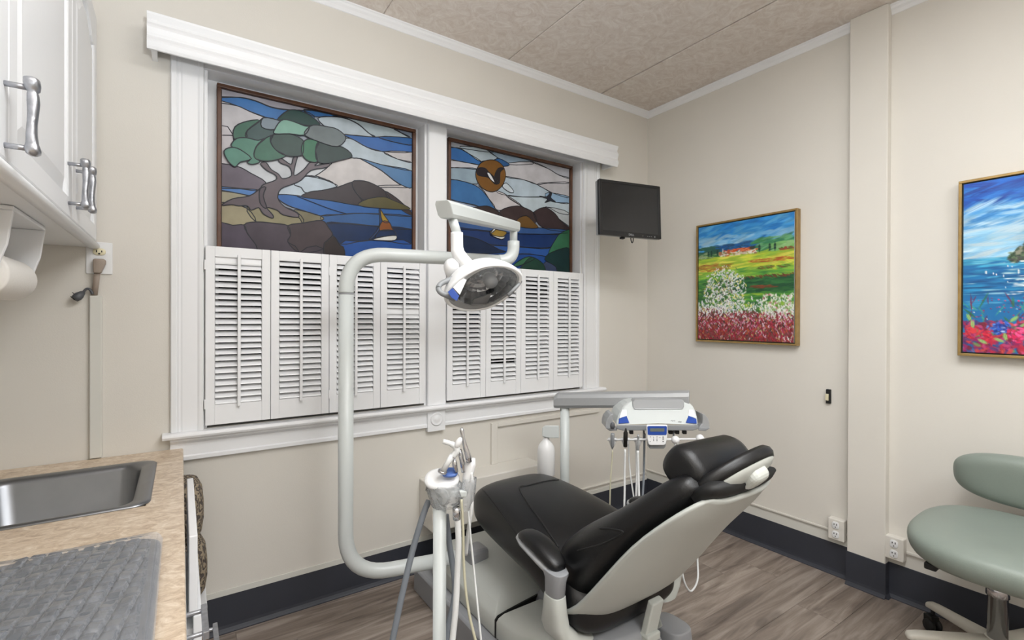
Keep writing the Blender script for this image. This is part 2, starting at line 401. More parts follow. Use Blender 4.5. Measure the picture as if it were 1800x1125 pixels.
# ---------------------------------------------------------------- window casings, stool, apron
def casing(name, x0, x1, z0, z1, steps, par):
    # vertical casing with a stepped moulding, thickness profile across x
    rings = []
    for z in (z0, z1):
        r = [(x0, WY, z)] + [(x0 + (x1 - x0) * a, WY - b, z) for a, b in steps] + [(x1, WY, z)]
        rings.append(r)
    return MB().loft(rings, False, True, True).build(name, M['white'], parent=par)
stepL = [(0, .012), (.03, .020), (.16, .020), (.20, .016), (.24, .018), (.30, .016), (.36, .018), (.80, .018), (.86, .022), (.97, .024), (1, .018)]
stepR = [(1 - a, b) for a, b in stepL[::-1]]
stepM = [(0, .018), (.04, .024), (.96, .024), (1, .018)]
for i, (x0, x1) in enumerate(OP):
    wn = empty('window_%d' % (i + 1), ((x0 + x1) / 2, WY, OPZ[0]), kind='structure')
    if i == 0: casing('casing', -.036, .079, .8825, 2.47, stepL, wn); casing('casing', 1.085, 1.193, .8825, 2.47, stepM, wn)
    else: casing('casing', 2.205, 2.352, .8825, 2.47, stepR, wn)
    D = .085
    MB().box(x0 - .001, x0 + .012, WY, WY + T, .885, 2.40).box(x1 - .012, x1 + .001, WY, WY + T, .885, 2.40).box(x0, x1, WY, WY + T, 2.385, 2.401).build('jamb', M['white'], parent=wn)
    sx0, sx1 = x0 + .012, x1 - .012
    b = MB().box(sx0, sx0 + .045, WY + D, WY + D + .03, .9, 2.385).box(sx1 - .045, sx1, WY + D, WY + D + .03, .9, 2.385)
    b.box(sx0 + .045, sx1 - .045, WY + D, WY + D + .03, .9, .97).box(sx0 + .045, sx1 - .045, WY + D, WY + D + .03, 2.33, 2.385)
    b.box(sx0 + .045, sx1 - .045, WY + D, WY + D + .03, 1.60, 1.65)
    b.build('sash', M['white'], parent=wn, bevel=.003)
    MB().box(sx0 + .045, sx1 - .045, WY + D + .012, WY + D + .016, .97, 1.60).build('pane', M['green_screen'], parent=wn)
    MB().box(sx0 + .045, sx1 - .045, WY + D + .012, WY + D + .016, 1.65, 2.33).build('pane', M['green_screen'], parent=wn)
    MB().box(x0 - .001, x1 + .001, WY - .001, WY + T, .866, .8825).build('inner_sill', M['white'], parent=wn)
# header board over the openings, under the valance
MB().box(.079, 1.085, WY - .016, WY, 2.385, 2.47).box(1.193, 2.205, WY - .016, WY, 2.385, 2.47).build('trim_6', M['white'], kind='structure')
# stool
prof = [(0, .882), (.046, .882), (.052, .877), (.054, .870), (.050, .861), (.044, .858), (0, .858)]
MB().loft([[(x, WY - a, z) for a, z in prof] for x in (-.062, 2.385)], False, True, True).build('trim_7', M['white'], kind='structure', bevel=.001)
prof = [(0, .8575), (.034, .8575), (.034, .848), (.026, .843), (.014, .834), (.014, .785), (.021, .780), (.021, .766), (.014, .762), (0, .762)]
for k, (a0, a1) in enumerate(((-.036, 1.086), (1.184, 2.352))):
    MB().loft([[(x, WY - a, z) for a, z in prof] for x in (a0, a1)], False, True, True).build('trim_8', M['white'], kind='structure')
rb = MB().box(1.083, 1.187, WY - .028, WY, .742, .8575).build('corner_block', M['white'], bevel=.003, label='square white corner block with a round rosette below the window mullion', cat='rosette')
MB().lathe([(.036, .0), (.036, .003), (.032, .006), (.028, .003), (.024, .003), (.018, .0035), (.012, .007), (.004, .0085)], (1.135, WY - .028, .808), (0, -1, 0), n=32).build('rosette_ring', M['white'], parent=rb)

# ---------------------------------------------------------------- valance
prof = [(.118, 2.504), (.128, 2.500), (.126, 2.492), (.116, 2.474), (.118, 2.464), (.127, 2.452), (.129, 2.443), (.122, 2.424), (.120, 2.414), (.128, 2.400), (.130, 2.390), (.124, 2.374), (.119, 2.364), (.110, 2.364)]
va = empty('valance', (1.15, WY, 2.364), 'long white moulded valance box across both windows', 'valance')
xa, xb = -.107, 2.412
MB().loft([[(x, WY - a, z) for a, z in prof] for x in (xa, xb)], False, True, True).build('front_board', M['white'], parent=va)
MB().box(xa + .006, xb - .006, WY - .118, WY, 2.49, 2.502).build('top_board', M['white'], parent=va)
MB().box(xa + .012, xa + .030, WY - .118, WY, 2.37, 2.49).build('end_board', M['white'], parent=va)
MB().box(xb - .030, xb - .012, WY - .118, WY, 2.37, 2.49).build('end_board', M['white'], parent=va)

# ---------------------------------------------------------------- louvred shutters
SH = [(.083, .327), (.329, .577), (.579, .824), (.826, 1.069), (1.196, 1.441), (1.443, 1.688), (1.690, 1.939), (1.941, 2.190)]
SL = ['leftmost white louvred shutter leaf, beside the left casing', 'second white louvred shutter leaf from the left, under the glass tree trunk',
      'third white louvred shutter leaf from the left, partly behind the grey lamp pole', 'white louvred shutter leaf left of the window mullion, with one slat shut flat',
      'white louvred shutter leaf right of the mullion, behind the exam lamp head', 'white louvred shutter leaf with one grey slat low down, sixth from the left',
      'seventh white louvred shutter leaf from the left', 'rightmost white louvred shutter leaf, nearest the monitor']
ztop, zbot = 1.648, .899
ysh = WY - .004
for i, (x0, x1) in enumerate(SH):
    sh = empty('shutter', ((x0 + x1) / 2, ysh, zbot), SL[i], 'shutter', 'louvred shutters of the window')
    st = .034
    for a in (x0, x1 - st): MB().box(a, a + st, ysh - .024, ysh, zbot, ztop).build('stile', M['white'], parent=sh, bevel=.002)
    MB().box(x0 + st, x1 - st, ysh - .022, ysh - .002, ztop - .043, ztop).build('rail', M['white'], parent=sh, bevel=.0015)
    MB().box(x0 + st, x1 - st, ysh - .022, ysh - .002, zbot, zbot + .085).build('rail', M['white'], parent=sh, bevel=.0015)
    N = 24; z0, z1 = zbot + .085, ztop - .043; pt = (z1 - z0) / N
    sw = x1 - x0 - 2 * st - .003; ym = ysh - .012
    base = MB(); hw, ht = .0175, .0032
    base.loft([[(x, y, z * .85) for y, z in ((-hw, 0), (-hw * .7, ht), (hw * .7, ht), (hw, 0), (hw * .7, -ht), (-hw * .7, -ht))] for x in (-sw / 2, sw / 2)], False, True, True)
    so = base.build('slat', M['white'], parent=None, loc=(0, 0, 0)); me = so.data
    for k in range(N):
        o = so if k == 0 else bpy.data.objects.new('slat', me)
        if k: C.objects.link(o)
        o.parent = sh; o.location = Vector(((x0 + x1) / 2, ym, z0 + pt * (k + .5))) - OFF[sh.name]
        tilt = 38.5 + random.uniform(-2.5, 2.5)
        if i in (0, ) and k > N - 2: tilt = 82
        if i == 3 and k == 15: tilt = 84
        if i in (1, 4, 6) and k > N - 6: tilt -= 4
        if i == 4: tilt -= 3
        if i == 5 and k == 4: tilt = 4
        o.rotation_euler = (math.radians(tilt), 0, math.radians(0))
    xm = (x0 + x1) / 2
    MB().box(xm - .006, xm + .006, ysh - .038, ysh - .027, z0 - .012, z1 + .012).build('tilt_rod', M['white'], parent=sh, bevel=.002)
    if i % 2 == 0:
        hg = MB()
        for zz in (zbot + .07, ztop - .1): hg.box(x0 - .004, x0 + .002, ysh - .030, ysh - .022, zz, zz + .04)
        hg.build('hinge', M['white'], parent=sh)

# ---------------------------------------------------------------- utility box, raceways, outlets
b0 = at(737, 916, 'y', WY)
MB().box(b0.x, 1.76, WY - .165, WY, .262, .497).build('utility_box', M['wall'], bevel=.006, label='low wall-coloured utility box on the wall under the window', cat='utility box')
MB().box(1.492, 1.534, WY - .016, WY, .497, .738).box(1.534, 2.352, WY - .016, WY, .712, .738).build('cable_raceway', M['wall'], bevel=.003, label='cornered cable channel, under the window apron down to the utility box', cat='cable channel')
MB().box(-.283, -.247, WY - .018, WY, .818, 1.43).build('cable_raceway', M['band'], bevel=.003, label='upright pale cable channel below the left wall outlet', cat='cable channel')
MB().box(1.72, WX - .014, WY - .013, WY, .206, .218).box(WX - .013, WX - .003, 1.166, WY - .003, .228, .240).box(WX - .013, WX - .003, PY1, 1.090, .228, .240).build('cable_raceway', M['wall'], bevel=.003, label='thin wall-coloured cable channel above the navy baseboard running into the corner', cat='cable channel')
MB().box(WX - .013, WX, .3, .840, .236, .250).build('cable_raceway', M['wall'], bevel=.003, label='thin wall-coloured cable channel right of the pillar, behind the stool', cat='cable channel')
def duplex(y, label):
    o = empty('outlet_box', (WX, y, .215), label, 'outlet')
    MB().box(WX - .042, WX, y - .037, y + .037, .20, .308).build('box', M['wall'], parent=o, bevel=.004)
    for zc in (.230, .278):
        f = MB().pad((WX - .0425, y, zc), (0, .0165, 0), (0, 0, .0185), (-.003, 0, 0), [(1, 0), (1, 1), (.92, 1.2)], n=20, e=3).build('socket', M['wplastic'], parent=o)
        s = MB()
        for dy, dz, hh in ((-.006, .005, .005), (.006, .005, .004), (0, -.009, .0028)):
            s.box(WX - .0467, WX - .0455, y + dy - .0016, y + dy + .0016, zc + dz - hh, zc + dz + hh)
        s.build('slots', M['dark'], parent=f)
duplex(1.128, 'wall-coloured double outlet box just left of the pillar')
duplex(.878, 'wall-coloured double outlet box right of the pillar, beside the stool seat')
sw = empty('wall_switch', (WX, 1.176, .89), 'small black switch with a pale rocker, on the wall left of the pillar', 'switch')
MB().box(WX - .014, WX, 1.168, 1.190, .902, .977).build('plate', M['rubber'], parent=sw, bevel=.002)
MB().box(WX - .020, WX - .013, 1.176, 1.190, .918, .953).build('rocker', M['ivory'], parent=sw, bevel=.001)

# two-gang outlet by the cabinet
po = empty('wall_outlet', (-.26, WY, 1.51), 'white wall plate with an ivory socket, below the end of the upper cabinets', 'outlet')
c0, c1 = at(151, 426, 'y', WY), at(198, 483, 'y', WY)
MB().box(c0.x, c1.x, WY - .006, WY, c1.z, c0.z + .004).build('plate', M['wplastic'], parent=po, bevel=.003)
so_ = at(175, 443, 'y', WY)
f = MB().pad((so_.x, WY - .006, so_.z), (.019, 0, 0), (0, 0, .0135), (0, -.003, 0), [(1, 0), (1, 1), (.9, 1.3)], n=24, e=2.6).build('socket', M['ivory'], parent=po)
MB().box(so_.x - .009, so_.x - .006, WY - .011, WY - .0095, so_.z - .003, so_.z + .006).box(so_.x + .006, so_.x + .009, WY - .011, WY - .0095, so_.z - .002, so_.z + .005).box(so_.x - .003, so_.x + .003, WY - .011, WY - .0095, so_.z - .010, so_.z - .005).build('slots', M['dark'], parent=f)
p1, p2, p3 = at(175, 458, 'y', WY - .02), at(171, 480, 'y', WY - .025), at(166, 519, 'y', WY - .012)
co = empty('power_cord', p3, 'taupe plug and flat cord hanging from the white wall plate', 'power cord')
MB().loft([[(p.x - a, p.y + .012, p.z), (p.x - a, p.y - .012, p.z), (p.x + a, p.y - .012, p.z), (p.x + a, p.y + .012, p.z)] for p, a in ((p1 + Vector((0, 0, .006)), .014), (p1, .019), (p1 - Vector((0, 0, .012)), .018), (p2, .011))], True).build('plug', M['taupe'], parent=co, bevel=.003)
MB().loft([[(p.x - a, p.y + .003, p.z), (p.x - a, p.y - .004, p.z), (p.x + a, p.y - .004, p.z), (p.x + a, p.y + .003, p.z)] for p, a in ((p2, .009), (p2 * .5 + p3 * .5, .009), (p3, .009))], True).build('flat_cord', M['taupe'], parent=co)
q = [at(u, v, 'y', WY - .02) for u, v in ((163, 517), (158, 509), (152, 508), (146, 514), (143, 519))]
dc = empty('loose_plug', q[-1], 'dark grey unplugged power plug dangling beside the cable channel', 'plug')
MB().tube(spline(q, 4), .0045, 8).build('cord', M['dplastic'], parent=dc)
a, b = at(146, 514, 'y', WY - .02), at(131, 526, 'y', WY - .03)
MB().tube([a, a * .6 + b * .4, a * .3 + b * .7, b], [.008, .014, .015, .012], 10).build('plug', M['dplastic'], parent=dc)
pg = MB()
for u, v, u2, v2 in ((136, 521, 127, 514), (131, 527, 124, 521)): pg.tube([at(u, v, 'y', WY - .03), at(u2, v2, 'y', WY - .035)], .0016, 6)
pg.build('prong', M['dark'], parent=dc)

# ---------------------------------------------------------------- ceiling light panels (outside the frame)
for k, (x, y) in enumerate(((1.15, .35), (1.15, -1.1))):
    cl = empty('ceiling_light', (x, y, CZ - .03), ('lit ceiling panel over the dental chair', 'lit ceiling panel at the entrance side')[k], 'ceiling light')
    MB().box(x - .62, x + .62, y - .32, y + .32, CZ - .025, CZ - .001).build('housing', M['wplastic'], parent=cl)
    MB().box(x - .60, x + .60, y - .30, y + .30, CZ - .032, CZ - .0255).build('diffuser', M['diffuser'], parent=cl)
# ================================================================ stained glass
GY = WY + .05
gm = {}
def glass(c):
    if c not in gm:
        gm[c] = mat('art_glass', c, .30, spec=.22, noise=.22, nscale=9)
    return gm[c]
def glass_panel(name, label, ox, oy, sc, x0, x1, z0, z1, pieces, streaks=()):
    root = empty(name, ((x0 + x1) / 2, GY, z0), label, 'stained glass')
    fr = .017
    f = MB()
    MB().box(x0, x1, GY - .012, GY + .014, z1 - fr, z1).box(x0, x1, GY - .012, GY + .014, z0, z0 + fr).box(x0, x0 + fr, GY - .012, GY + .014, z0 + fr, z1 - fr).box(x1 - fr, x1, GY - .012, GY + .014, z0 + fr, z1 - fr).build('wood_frame', M['wood'], parent=root, bevel=.003)
    MB().box(x0 + fr, x1 - fr, GY + .0050, GY + .012, z0 + fr, z1 - fr).build('backing', glass((150, 158, 170)), parent=root)
    lead = MB()
    def conv(p, yy):
        q = at(ox + p[0] / sc, oy + p[1] / sc, 'y', GY)
        return Vector((min(max(q.x, x0 + fr), x1 - fr), yy, min(max(q.z, z0 + fr), z1 - fr)))
    for ip, (lay, col, pts) in enumerate(pieces):
        yb = GY + .0052; yf = GY + .0045 - lay * .0014 - ip * .00004
        P = []; n = len(pts)
        sm = spline([(a, b, 0) for a, b in pts], 3, True)
        P = [conv((q.x, q.y), yf) for q in sm]
        R = [P[0]]
        for q in P[1:]:
            if (q - R[-1]).length > .0012: R.append(q)
        if (R[0] - R[-1]).length < .0012: R.pop()
        if len(R) < 3: continue
        MB().prism(R, (0, yb - yf, 0)).build('glass_piece', glass(col), parent=root)
        # came along the outline
        L = len(R); rw = .0024; rings = []
        for i, p in enumerate(R):
            t = (R[(i + 1) % L] - R[i - 1]); t.y = 0
            if t.length < 1e-6: t = Vector((1, 0, 0))
            t.normalize(); nn = Vector((-t.z, 0, t.x))
            rings.append([p + nn * rw + Vector((0, .0002, 0)), p + nn * rw * .6 - Vector((0, .0008, 0)), p - nn * rw * .6 - Vector((0, .0008, 0)), p - nn * rw + Vector((0, .0002, 0))])
        rings.append(rings[0]); lead.loft(rings, False, False, False)
    for lay, pts in streaks:
        yf = GY + .0045 - lay * .0014 - .0028
        P = [conv((q.x, q.y), yf) for q in spline([(a, b, 0) for a, b in pts], 4)]
        rings = []
        for i, p in enumerate(P):
            t = P[min(i + 1, len(P) - 1)] - P[max(i - 1, 0)]; t.y = 0
            if t.length < 1e-6: t = Vector((1, 0, 0))
            t.normalize(); nn = Vector((-t.z, 0, t.x))
            rings.append([p + nn * .0017, p + nn * .001 - Vector((0, .0006, 0)), p - nn * .001 - Vector((0, .0006, 0)), p - nn * .0017])
        lead.loft(rings, False, False, False)
    lead.build('lead_came', M['lead'], parent=root, kind='stuff')
    return root
P1 = [
 (0, (176, 174, 184), [(60, 60), (400, 130), (720, 200), (560, 203), (480, 200), (380, 185), (290, 150), (200, 130), (60, 126)]),
 (0, (66, 118, 178), [(60, 128), (200, 131), (290, 152), (380, 188), (480, 203), (560, 205), (620, 250), (410, 262), (330, 237), (250, 207), (180, 177), (60, 155)]),
 (0, (196, 194, 198), [(60, 157), (180, 177), (250, 208), (330, 240), (410, 262), (410, 345), (150, 345), (60, 322)]),
 (0, (196, 192, 196), [(60, 325), (160, 342), (170, 720), (60, 690)]),
 (0, (62, 112, 172), [(560, 198), (720, 228), (1180, 330), (1180, 366), (1050, 352), (960, 355), (850, 290), (720, 240), (620, 240)]),
 (1, (178, 190, 198), [(640, 250), (720, 240), (800, 252), (870, 285), (925, 332), (965, 355), (860, 346), (780, 340), (700, 310)]),
 (1, (168, 182, 188), [(722, 236), (900, 262), (1068, 308), (1110, 330), (1165, 361), (1050, 352), (965, 355), (925, 330), (870, 282), (800, 250)]),
 (1, (122, 134, 150), [(1068, 306), (1180, 320), (1180, 366), (1110, 332)]),
 (1, (52, 102, 170), [(780, 340), (860, 348), (965, 356), (1050, 353), (1180, 400), (1180, 442), (1000, 437), (920, 415), (840, 370)]),
 (2, (34, 88, 148), [(985, 358), (1060, 354), (1180, 366), (1180, 402), (1080, 386)]),
 (1, (182, 196, 206), [(745, 410), (790, 365), (840, 370), (920, 414), (1010, 440), (1090, 480), (1180, 502), (1180, 548), (1000, 512), (880, 477), (830, 471), (780, 430)]),
 (1, (198, 194, 196), [(1010, 438), (1180, 444), (1180, 500), (1090, 480)]),
 (1, (82, 122, 164), [(880, 476), (1000, 512), (1180, 550), (1180, 642), (1100, 620), (1000, 545), (930, 505)]),
 (0, (200, 196, 196), [(690, 500), (830, 472), (880, 478), (930, 506), (1000, 546), (1100, 622), (1180, 642), (1000, 640), (900, 660), (750, 650), (640, 580), (560, 570), (600, 530)]),
 (0, (196, 192, 192), [(960, 634), (1180, 643), (1180, 800), (1090, 740), (1020, 680)]),
 (0, (198, 202, 208), [(150, 430), (520, 440), (720, 480), (650, 560), (560, 600), (420, 640), (330, 640), (240, 560), (160, 520)]),
 (0, (188, 202, 214), [(430, 640), (540, 590), (640, 578), (745, 640), (640, 690), (545, 700), (430, 690)]),
 (1, (188, 202, 214), [(505, 622), (570, 578), (650, 590), (720, 615), (748, 636), (640, 662), (570, 670), (545, 640)]),
 (1, (106, 98, 110), [(60, 514), (180, 520), (260, 560), (345, 612), (310, 658), (200, 648), (60, 632)]),
 (1, (88, 134, 196), [(60, 634), (200, 646), (310, 657), (270, 692), (180, 672), (60, 656)]),
 (2, (58, 50, 54), [(545, 690), (600, 665), (660, 658), (750, 640), (830, 612), (835, 640), (870, 690), (910, 722), (870, 742), (720, 716), (600, 702)]),
 (2, (54, 46, 48), [(830, 612), (900, 604), (970, 630), (1020, 664), (1050, 712), (980, 700), (910, 724), (870, 690)]),
 (2, (64, 52, 52), [(1020, 662), (1085, 702), (1150, 762), (1180, 800), (1130, 780), (1050, 714)]),
 (3, (88, 82, 48), [(868, 742), (920, 706), (1010, 694), (1060, 712), (1130, 742), (1155, 766), (1010, 760)]),
 (1, (48, 100, 168), [(410, 700), (430, 680), (545, 690), (720, 717), (880, 744), (1180, 772), (1180, 806), (900, 787), (780, 792), (660, 802), (560, 772), (470, 742)]),
 (1, (54, 94, 148), [(660, 800), (780, 794), (900, 787), (1180, 806), (1180, 880), (900, 852), (780, 842), (680, 845)]),
 (1, (24, 46, 84), [(690, 840), (800, 845), (900, 855), (1180, 878), (1180, 962), (980, 938), (880, 946), (770, 962), (720, 905)]),
 (1, (40, 82, 152), [(765, 962), (880, 947), (980, 940), (1180, 962), (1180, 1200), (765, 1200)]),
 (2, (40, 70, 120), [(985, 770), (994, 765), (1002, 830), (985, 885), (945, 930), (930, 934), (970, 890), (990, 840)]),
 (3, (158, 130, 44), [(992, 768), (1015, 800), (1040, 838), (1004, 832)]),
 (3, (132, 78, 38), [(1003, 833), (1042, 838), (1058, 872), (1062, 882), (988, 884)]),
 (3, (26, 46, 82), [(988, 886), (1062, 884), (1078, 915), (1010, 918), (965, 925)]),
 (4, (214, 214, 208), [(950, 936), (1010, 920), (1080, 914), (1074, 940), (1010, 942)]),
 (1, (164, 158, 136), [(60, 660), (180, 673), (275, 696), (200, 712), (130, 720), (60, 745)]),
 (1, (158, 150, 124), [(60, 742), (130, 728), (240, 760), (290, 835), (220, 852), (160, 855), (60, 875)]),
 (1, (142, 136, 108), [(240, 750), (400, 740), (520, 780), (560, 840), (470, 856), (390, 845), (290, 836)]),
 (1, (122, 116, 92), [(500, 770), (560, 775), (660, 805), (662, 826), (560, 842), (540, 820)]),
 (2, (84, 76, 90), [(60, 865), (160, 856), (222, 854), (240, 900), (262, 930), (300, 1000), (300, 1200), (60, 1200)]),
 (2, (78, 70, 80), [(222, 854), (290, 836), (400, 845), (470, 858), (485, 910), (470, 950), (530, 1000), (540, 1200), (300, 1200), (300, 1000), (262, 930)]),
 (2, (72, 62, 66), [(470, 857), (560, 842), (662, 828), (700, 870), (722, 908), (690, 945), (670, 990), (540, 1010), (470, 950), (485, 910)]),
 (2, (70, 62, 70), [(540, 1008), (672, 988), (690, 1200), (540, 1200)]),
 (3, (52, 44, 44), [(690, 945), (730, 918), (760, 965), (790, 1000), (790, 1200), (690, 1200), (672, 985)]),
 (3, (102, 92, 98), [(95, 742), (160, 705), (250, 690), (310, 650), (332, 625), (400, 600), (400, 572), (350, 545), (315, 508), (345, 500), (375, 540), (415, 565), (440, 592), (490, 575), (478, 525), (430, 505), (412, 478), (440, 482), (487, 512), (500, 475), (525, 462), (512, 510), (505, 575), (560, 540), (595, 500), (640, 500), (620, 520), (700, 506), (690, 528), (600, 545), (545, 600), (490, 625), (430, 650), (412, 700), (450, 750), (520, 785), (525, 810), (440, 795), (410, 770), (350, 755), (385, 798), (380, 815), (330, 790), (305, 755), (262, 770), (240, 745), (190, 745), (150, 738)]),
 (4, (84, 74, 82), [(312, 650), (345, 640), (330, 690), (350, 760), (318, 740), (308, 700)]),
 (4, (66, 106, 90), [(170, 300), (240, 268), (312, 264), (240, 320), (235, 362), (165, 366)]),
 (4, (62, 84, 84), [(240, 320), (310, 265), (330, 252), (330, 300), (395, 316), (385, 347), (300, 377), (235, 362)]),
 (5, (124, 138, 148), [(330, 250), (410, 262), (425, 277), (395, 316), (322, 302)]),
 (5, (84, 130, 114), [(150, 398), (180, 366), (235, 362), (300, 377), (342, 366), (292, 410), (278, 470), (312, 497), (270, 512), (240, 502), (255, 478), (200, 428), (158, 416)]),
 (5, (62, 106, 88), [(290, 412), (330, 372), (385, 347), (372, 382), (400, 430), (457, 462), (400, 487), (330, 493), (278, 470)]),
 (5, (46, 70, 64), [(385, 345), (480, 340), (550, 372), (558, 402), (545, 462), (457, 462), (400, 430), (370, 382)]),
 (6, (88, 134, 120), [(108, 438), (150, 417), (200, 430), (262, 480), (200, 500), (170, 526), (130, 492)]),
 (5, (22, 62, 56), [(410, 260), (448, 222), (490, 204), (550, 214), (612, 250), (650, 292), (560, 290), (480, 266), (440, 264)]),
 (6, (124, 168, 152), [(394, 316), (430, 266), (480, 265), (560, 295), (590, 302), (560, 347), (480, 340), (396, 340)]),
 (6, (108, 118, 120), [(565, 326), (610, 291), (690, 300), (750, 316), (796, 364), (748, 412), (650, 387), (570, 352)]),
 (5, (48, 108, 78), [(550, 400), (580, 370), (645, 385), (625, 430), (636, 496), (580, 491), (548, 450)]),
 (5, (30, 54, 50), [(640, 385), (690, 396), (780, 416), (832, 466), (760, 490), (690, 506), (636, 496), (624, 440)]),
]
glass_panel('stained_glass_panel', 'wide stained glass panel with the green tree on a rocky shore, in the left window', 360, 130, 3.215, .127, 1.041, 1.61, 2.362, P1,
            [(0, [(560, 575), (700, 600), (745, 635)]), (2, [(520, 690), (700, 760), (800, 790)])])
P2 = [
 (0, (170, 174, 182), [(100, 120), (300, 150), (400, 210), (200, 185), (100, 176)]),
 (0, (58, 108, 168), [(100, 178), (200, 187), (260, 215), (335, 262), (320, 280), (230, 262), (100, 240)]),
 (0, (178, 192, 200), [(215, 178), (330, 185), (372, 202), (425, 245), (400, 256), (330, 262), (260, 214)]),
 (0, (146, 166, 184), [(372, 202), (470, 225), (600, 255), (615, 275), (480, 278), (430, 244)]),
 (1, (54, 96, 148), [(330, 262), (400, 254), (430, 244), (490, 280), (430, 290), (360, 290)]),
 (0, (196, 196, 202), [(100, 240), (230, 264), (320, 280), (320, 305), (200, 294), (100, 298)]),
 (0, (150, 170, 184), [(100, 298), (200, 296), (320, 305), (310, 385), (200, 362), (100, 358)]),
 (0, (202, 200, 204), [(440, 282), (600, 262), (700, 300), (760, 335), (830, 355), (830, 382), (700, 380), (640, 388), (560, 360), (465, 345)]),
 (0, (184, 186, 194), [(600, 256), (830, 300), (830, 356), (760, 336), (700, 300)]),
 (0, (198, 196, 200), [(640, 386), (700, 378), (830, 380), (830, 460), (740, 440), (690, 415)]),
 (0, (184, 200, 212), [(400, 330), (465, 342), (560, 360), (640, 388), (720, 440), (680, 456), (560, 456), (470, 447), (410, 420)]),
 (0, (150, 180, 208), [(700, 432), (830, 458), (830, 492), (740, 486), (690, 462)]),
 (0, (190, 204, 212), [(560, 456), (680, 458), (740, 486), (830, 494), (830, 550), (760, 545), (690, 510), (620, 540), (560, 510), (470, 450)]),
 (0, (190, 196, 200), [(700, 512), (830, 548), (830, 620), (740, 560)]),
 (0, (64, 112, 164), [(100, 358), (240, 372), (320, 405), (370, 460), (410, 520), (330, 510), (200, 480), (100, 455)]),
 (0, (202, 198, 200), [(320, 390), (430, 425), (480, 450), (560, 510), (500, 520), (430, 530), (400, 505), (350, 425)]),
 (0, (138, 150, 170), [(100, 455), (200, 480), (330, 512), (300, 560), (100, 560)]),
 (2, (124, 86, 42), [(302, 320), (325, 275), (365, 255), (410, 256), (450, 285), (466, 335), (452, 385), (420, 420), (380, 428), (335, 405), (308, 365)]),
 (3, (44, 38, 42), [(310, 300), (350, 298), (372, 320), (400, 345), (425, 380), (405, 385), (370, 350), (330, 342), (308, 330)]),
 (3, (48, 42, 44), [(405, 340), (425, 300), (455, 300), (435, 322), (432, 378), (412, 380)]),
 (4, (222, 224, 226), [(362, 325), (380, 330), (405, 378), (380, 360)]),
 (2, (206, 216, 224), [(448, 400), (470, 380), (510, 425), (490, 432)]),
 (3, (40, 44, 56), [(650, 452), (690, 456), (712, 430), (718, 440), (714, 462), (740, 484), (712, 478), (680, 488), (695, 468)]),
 (1, (60, 50, 50), [(250, 530), (330, 508), (380, 510), (440, 550), (440, 600), (250, 600)]),
 (1, (66, 54, 54), [(430, 545), (460, 520), (520, 506), (560, 512), (622, 545), (630, 600), (540, 600), (440, 590)]),
 (1, (64, 52, 54), [(620, 548), (650, 522), (690, 515), (740, 550), (770, 590), (830, 640), (720, 640), (650, 610)]),
 (2, (108, 80, 44), [(530, 580), (580, 560), (625, 600), (640, 628), (540, 620)]),
 (1, (60, 92, 146), [(100, 580), (400, 600), (560, 620), (830, 640), (830, 665), (640, 660), (480, 655), (100, 620)]),
 (1, (34, 56, 104), [(100, 620), (480, 655), (640, 662), (830, 662), (830, 705), (700, 735), (540, 730), (100, 700)]),
 (2, (26, 40, 68), [(180, 660), (240, 670), (320, 690), (430, 745), (460, 760), (300, 770), (180, 760)]),
 (1, (46, 84, 150), [(100, 700), (540, 732), (700, 740), (760, 700), (830, 700), (830, 800), (600, 770), (460, 775), (100, 780)]),
 (1, (34, 72, 140), [(100, 780), (460, 775), (600, 772), (720, 800), (700, 900), (100, 900)]),
 (3, (150, 122, 54), [(378, 655), (400, 635), (430, 640), (470, 650), (455, 672), (430, 680)]),
 (4, (214, 214, 210), [(380, 665), (430, 676), (460, 675), (440, 690)]),
 (4, (212, 212, 210), [(385, 650), (398, 632), (408, 638), (380, 660)]),
 (2, (56, 112, 80), [(740, 690), (770, 655), (830, 640), (830, 745), (760, 750), (700, 770)]),
 (3, (26, 52, 52), [(680, 800), (720, 760), (830, 742), (830, 900), (760, 900), (740, 840)]),
 (3, (52, 102, 72), [(510, 830), (560, 795), (600, 785), (620, 800), (540, 835)]),
 (3, (34, 66, 54), [(560, 830), (600, 790), (640, 800), (680, 840), (670, 900), (520, 900)]),
 (2, (60, 70, 100), [(670, 830), (720, 802), (745, 842), (740, 900), (690, 900)]),
]
glass_panel('stained_glass_panel', 'narrower stained glass panel with the amber sun and sailing boat, in the right window', 740, 200, 3.125, 1.235, 2.155, 1.61, 2.364, P2,
            [(0, [(470, 450), (560, 510), (600, 530)]), (1, [(480, 655), (640, 662), (808, 655)])])

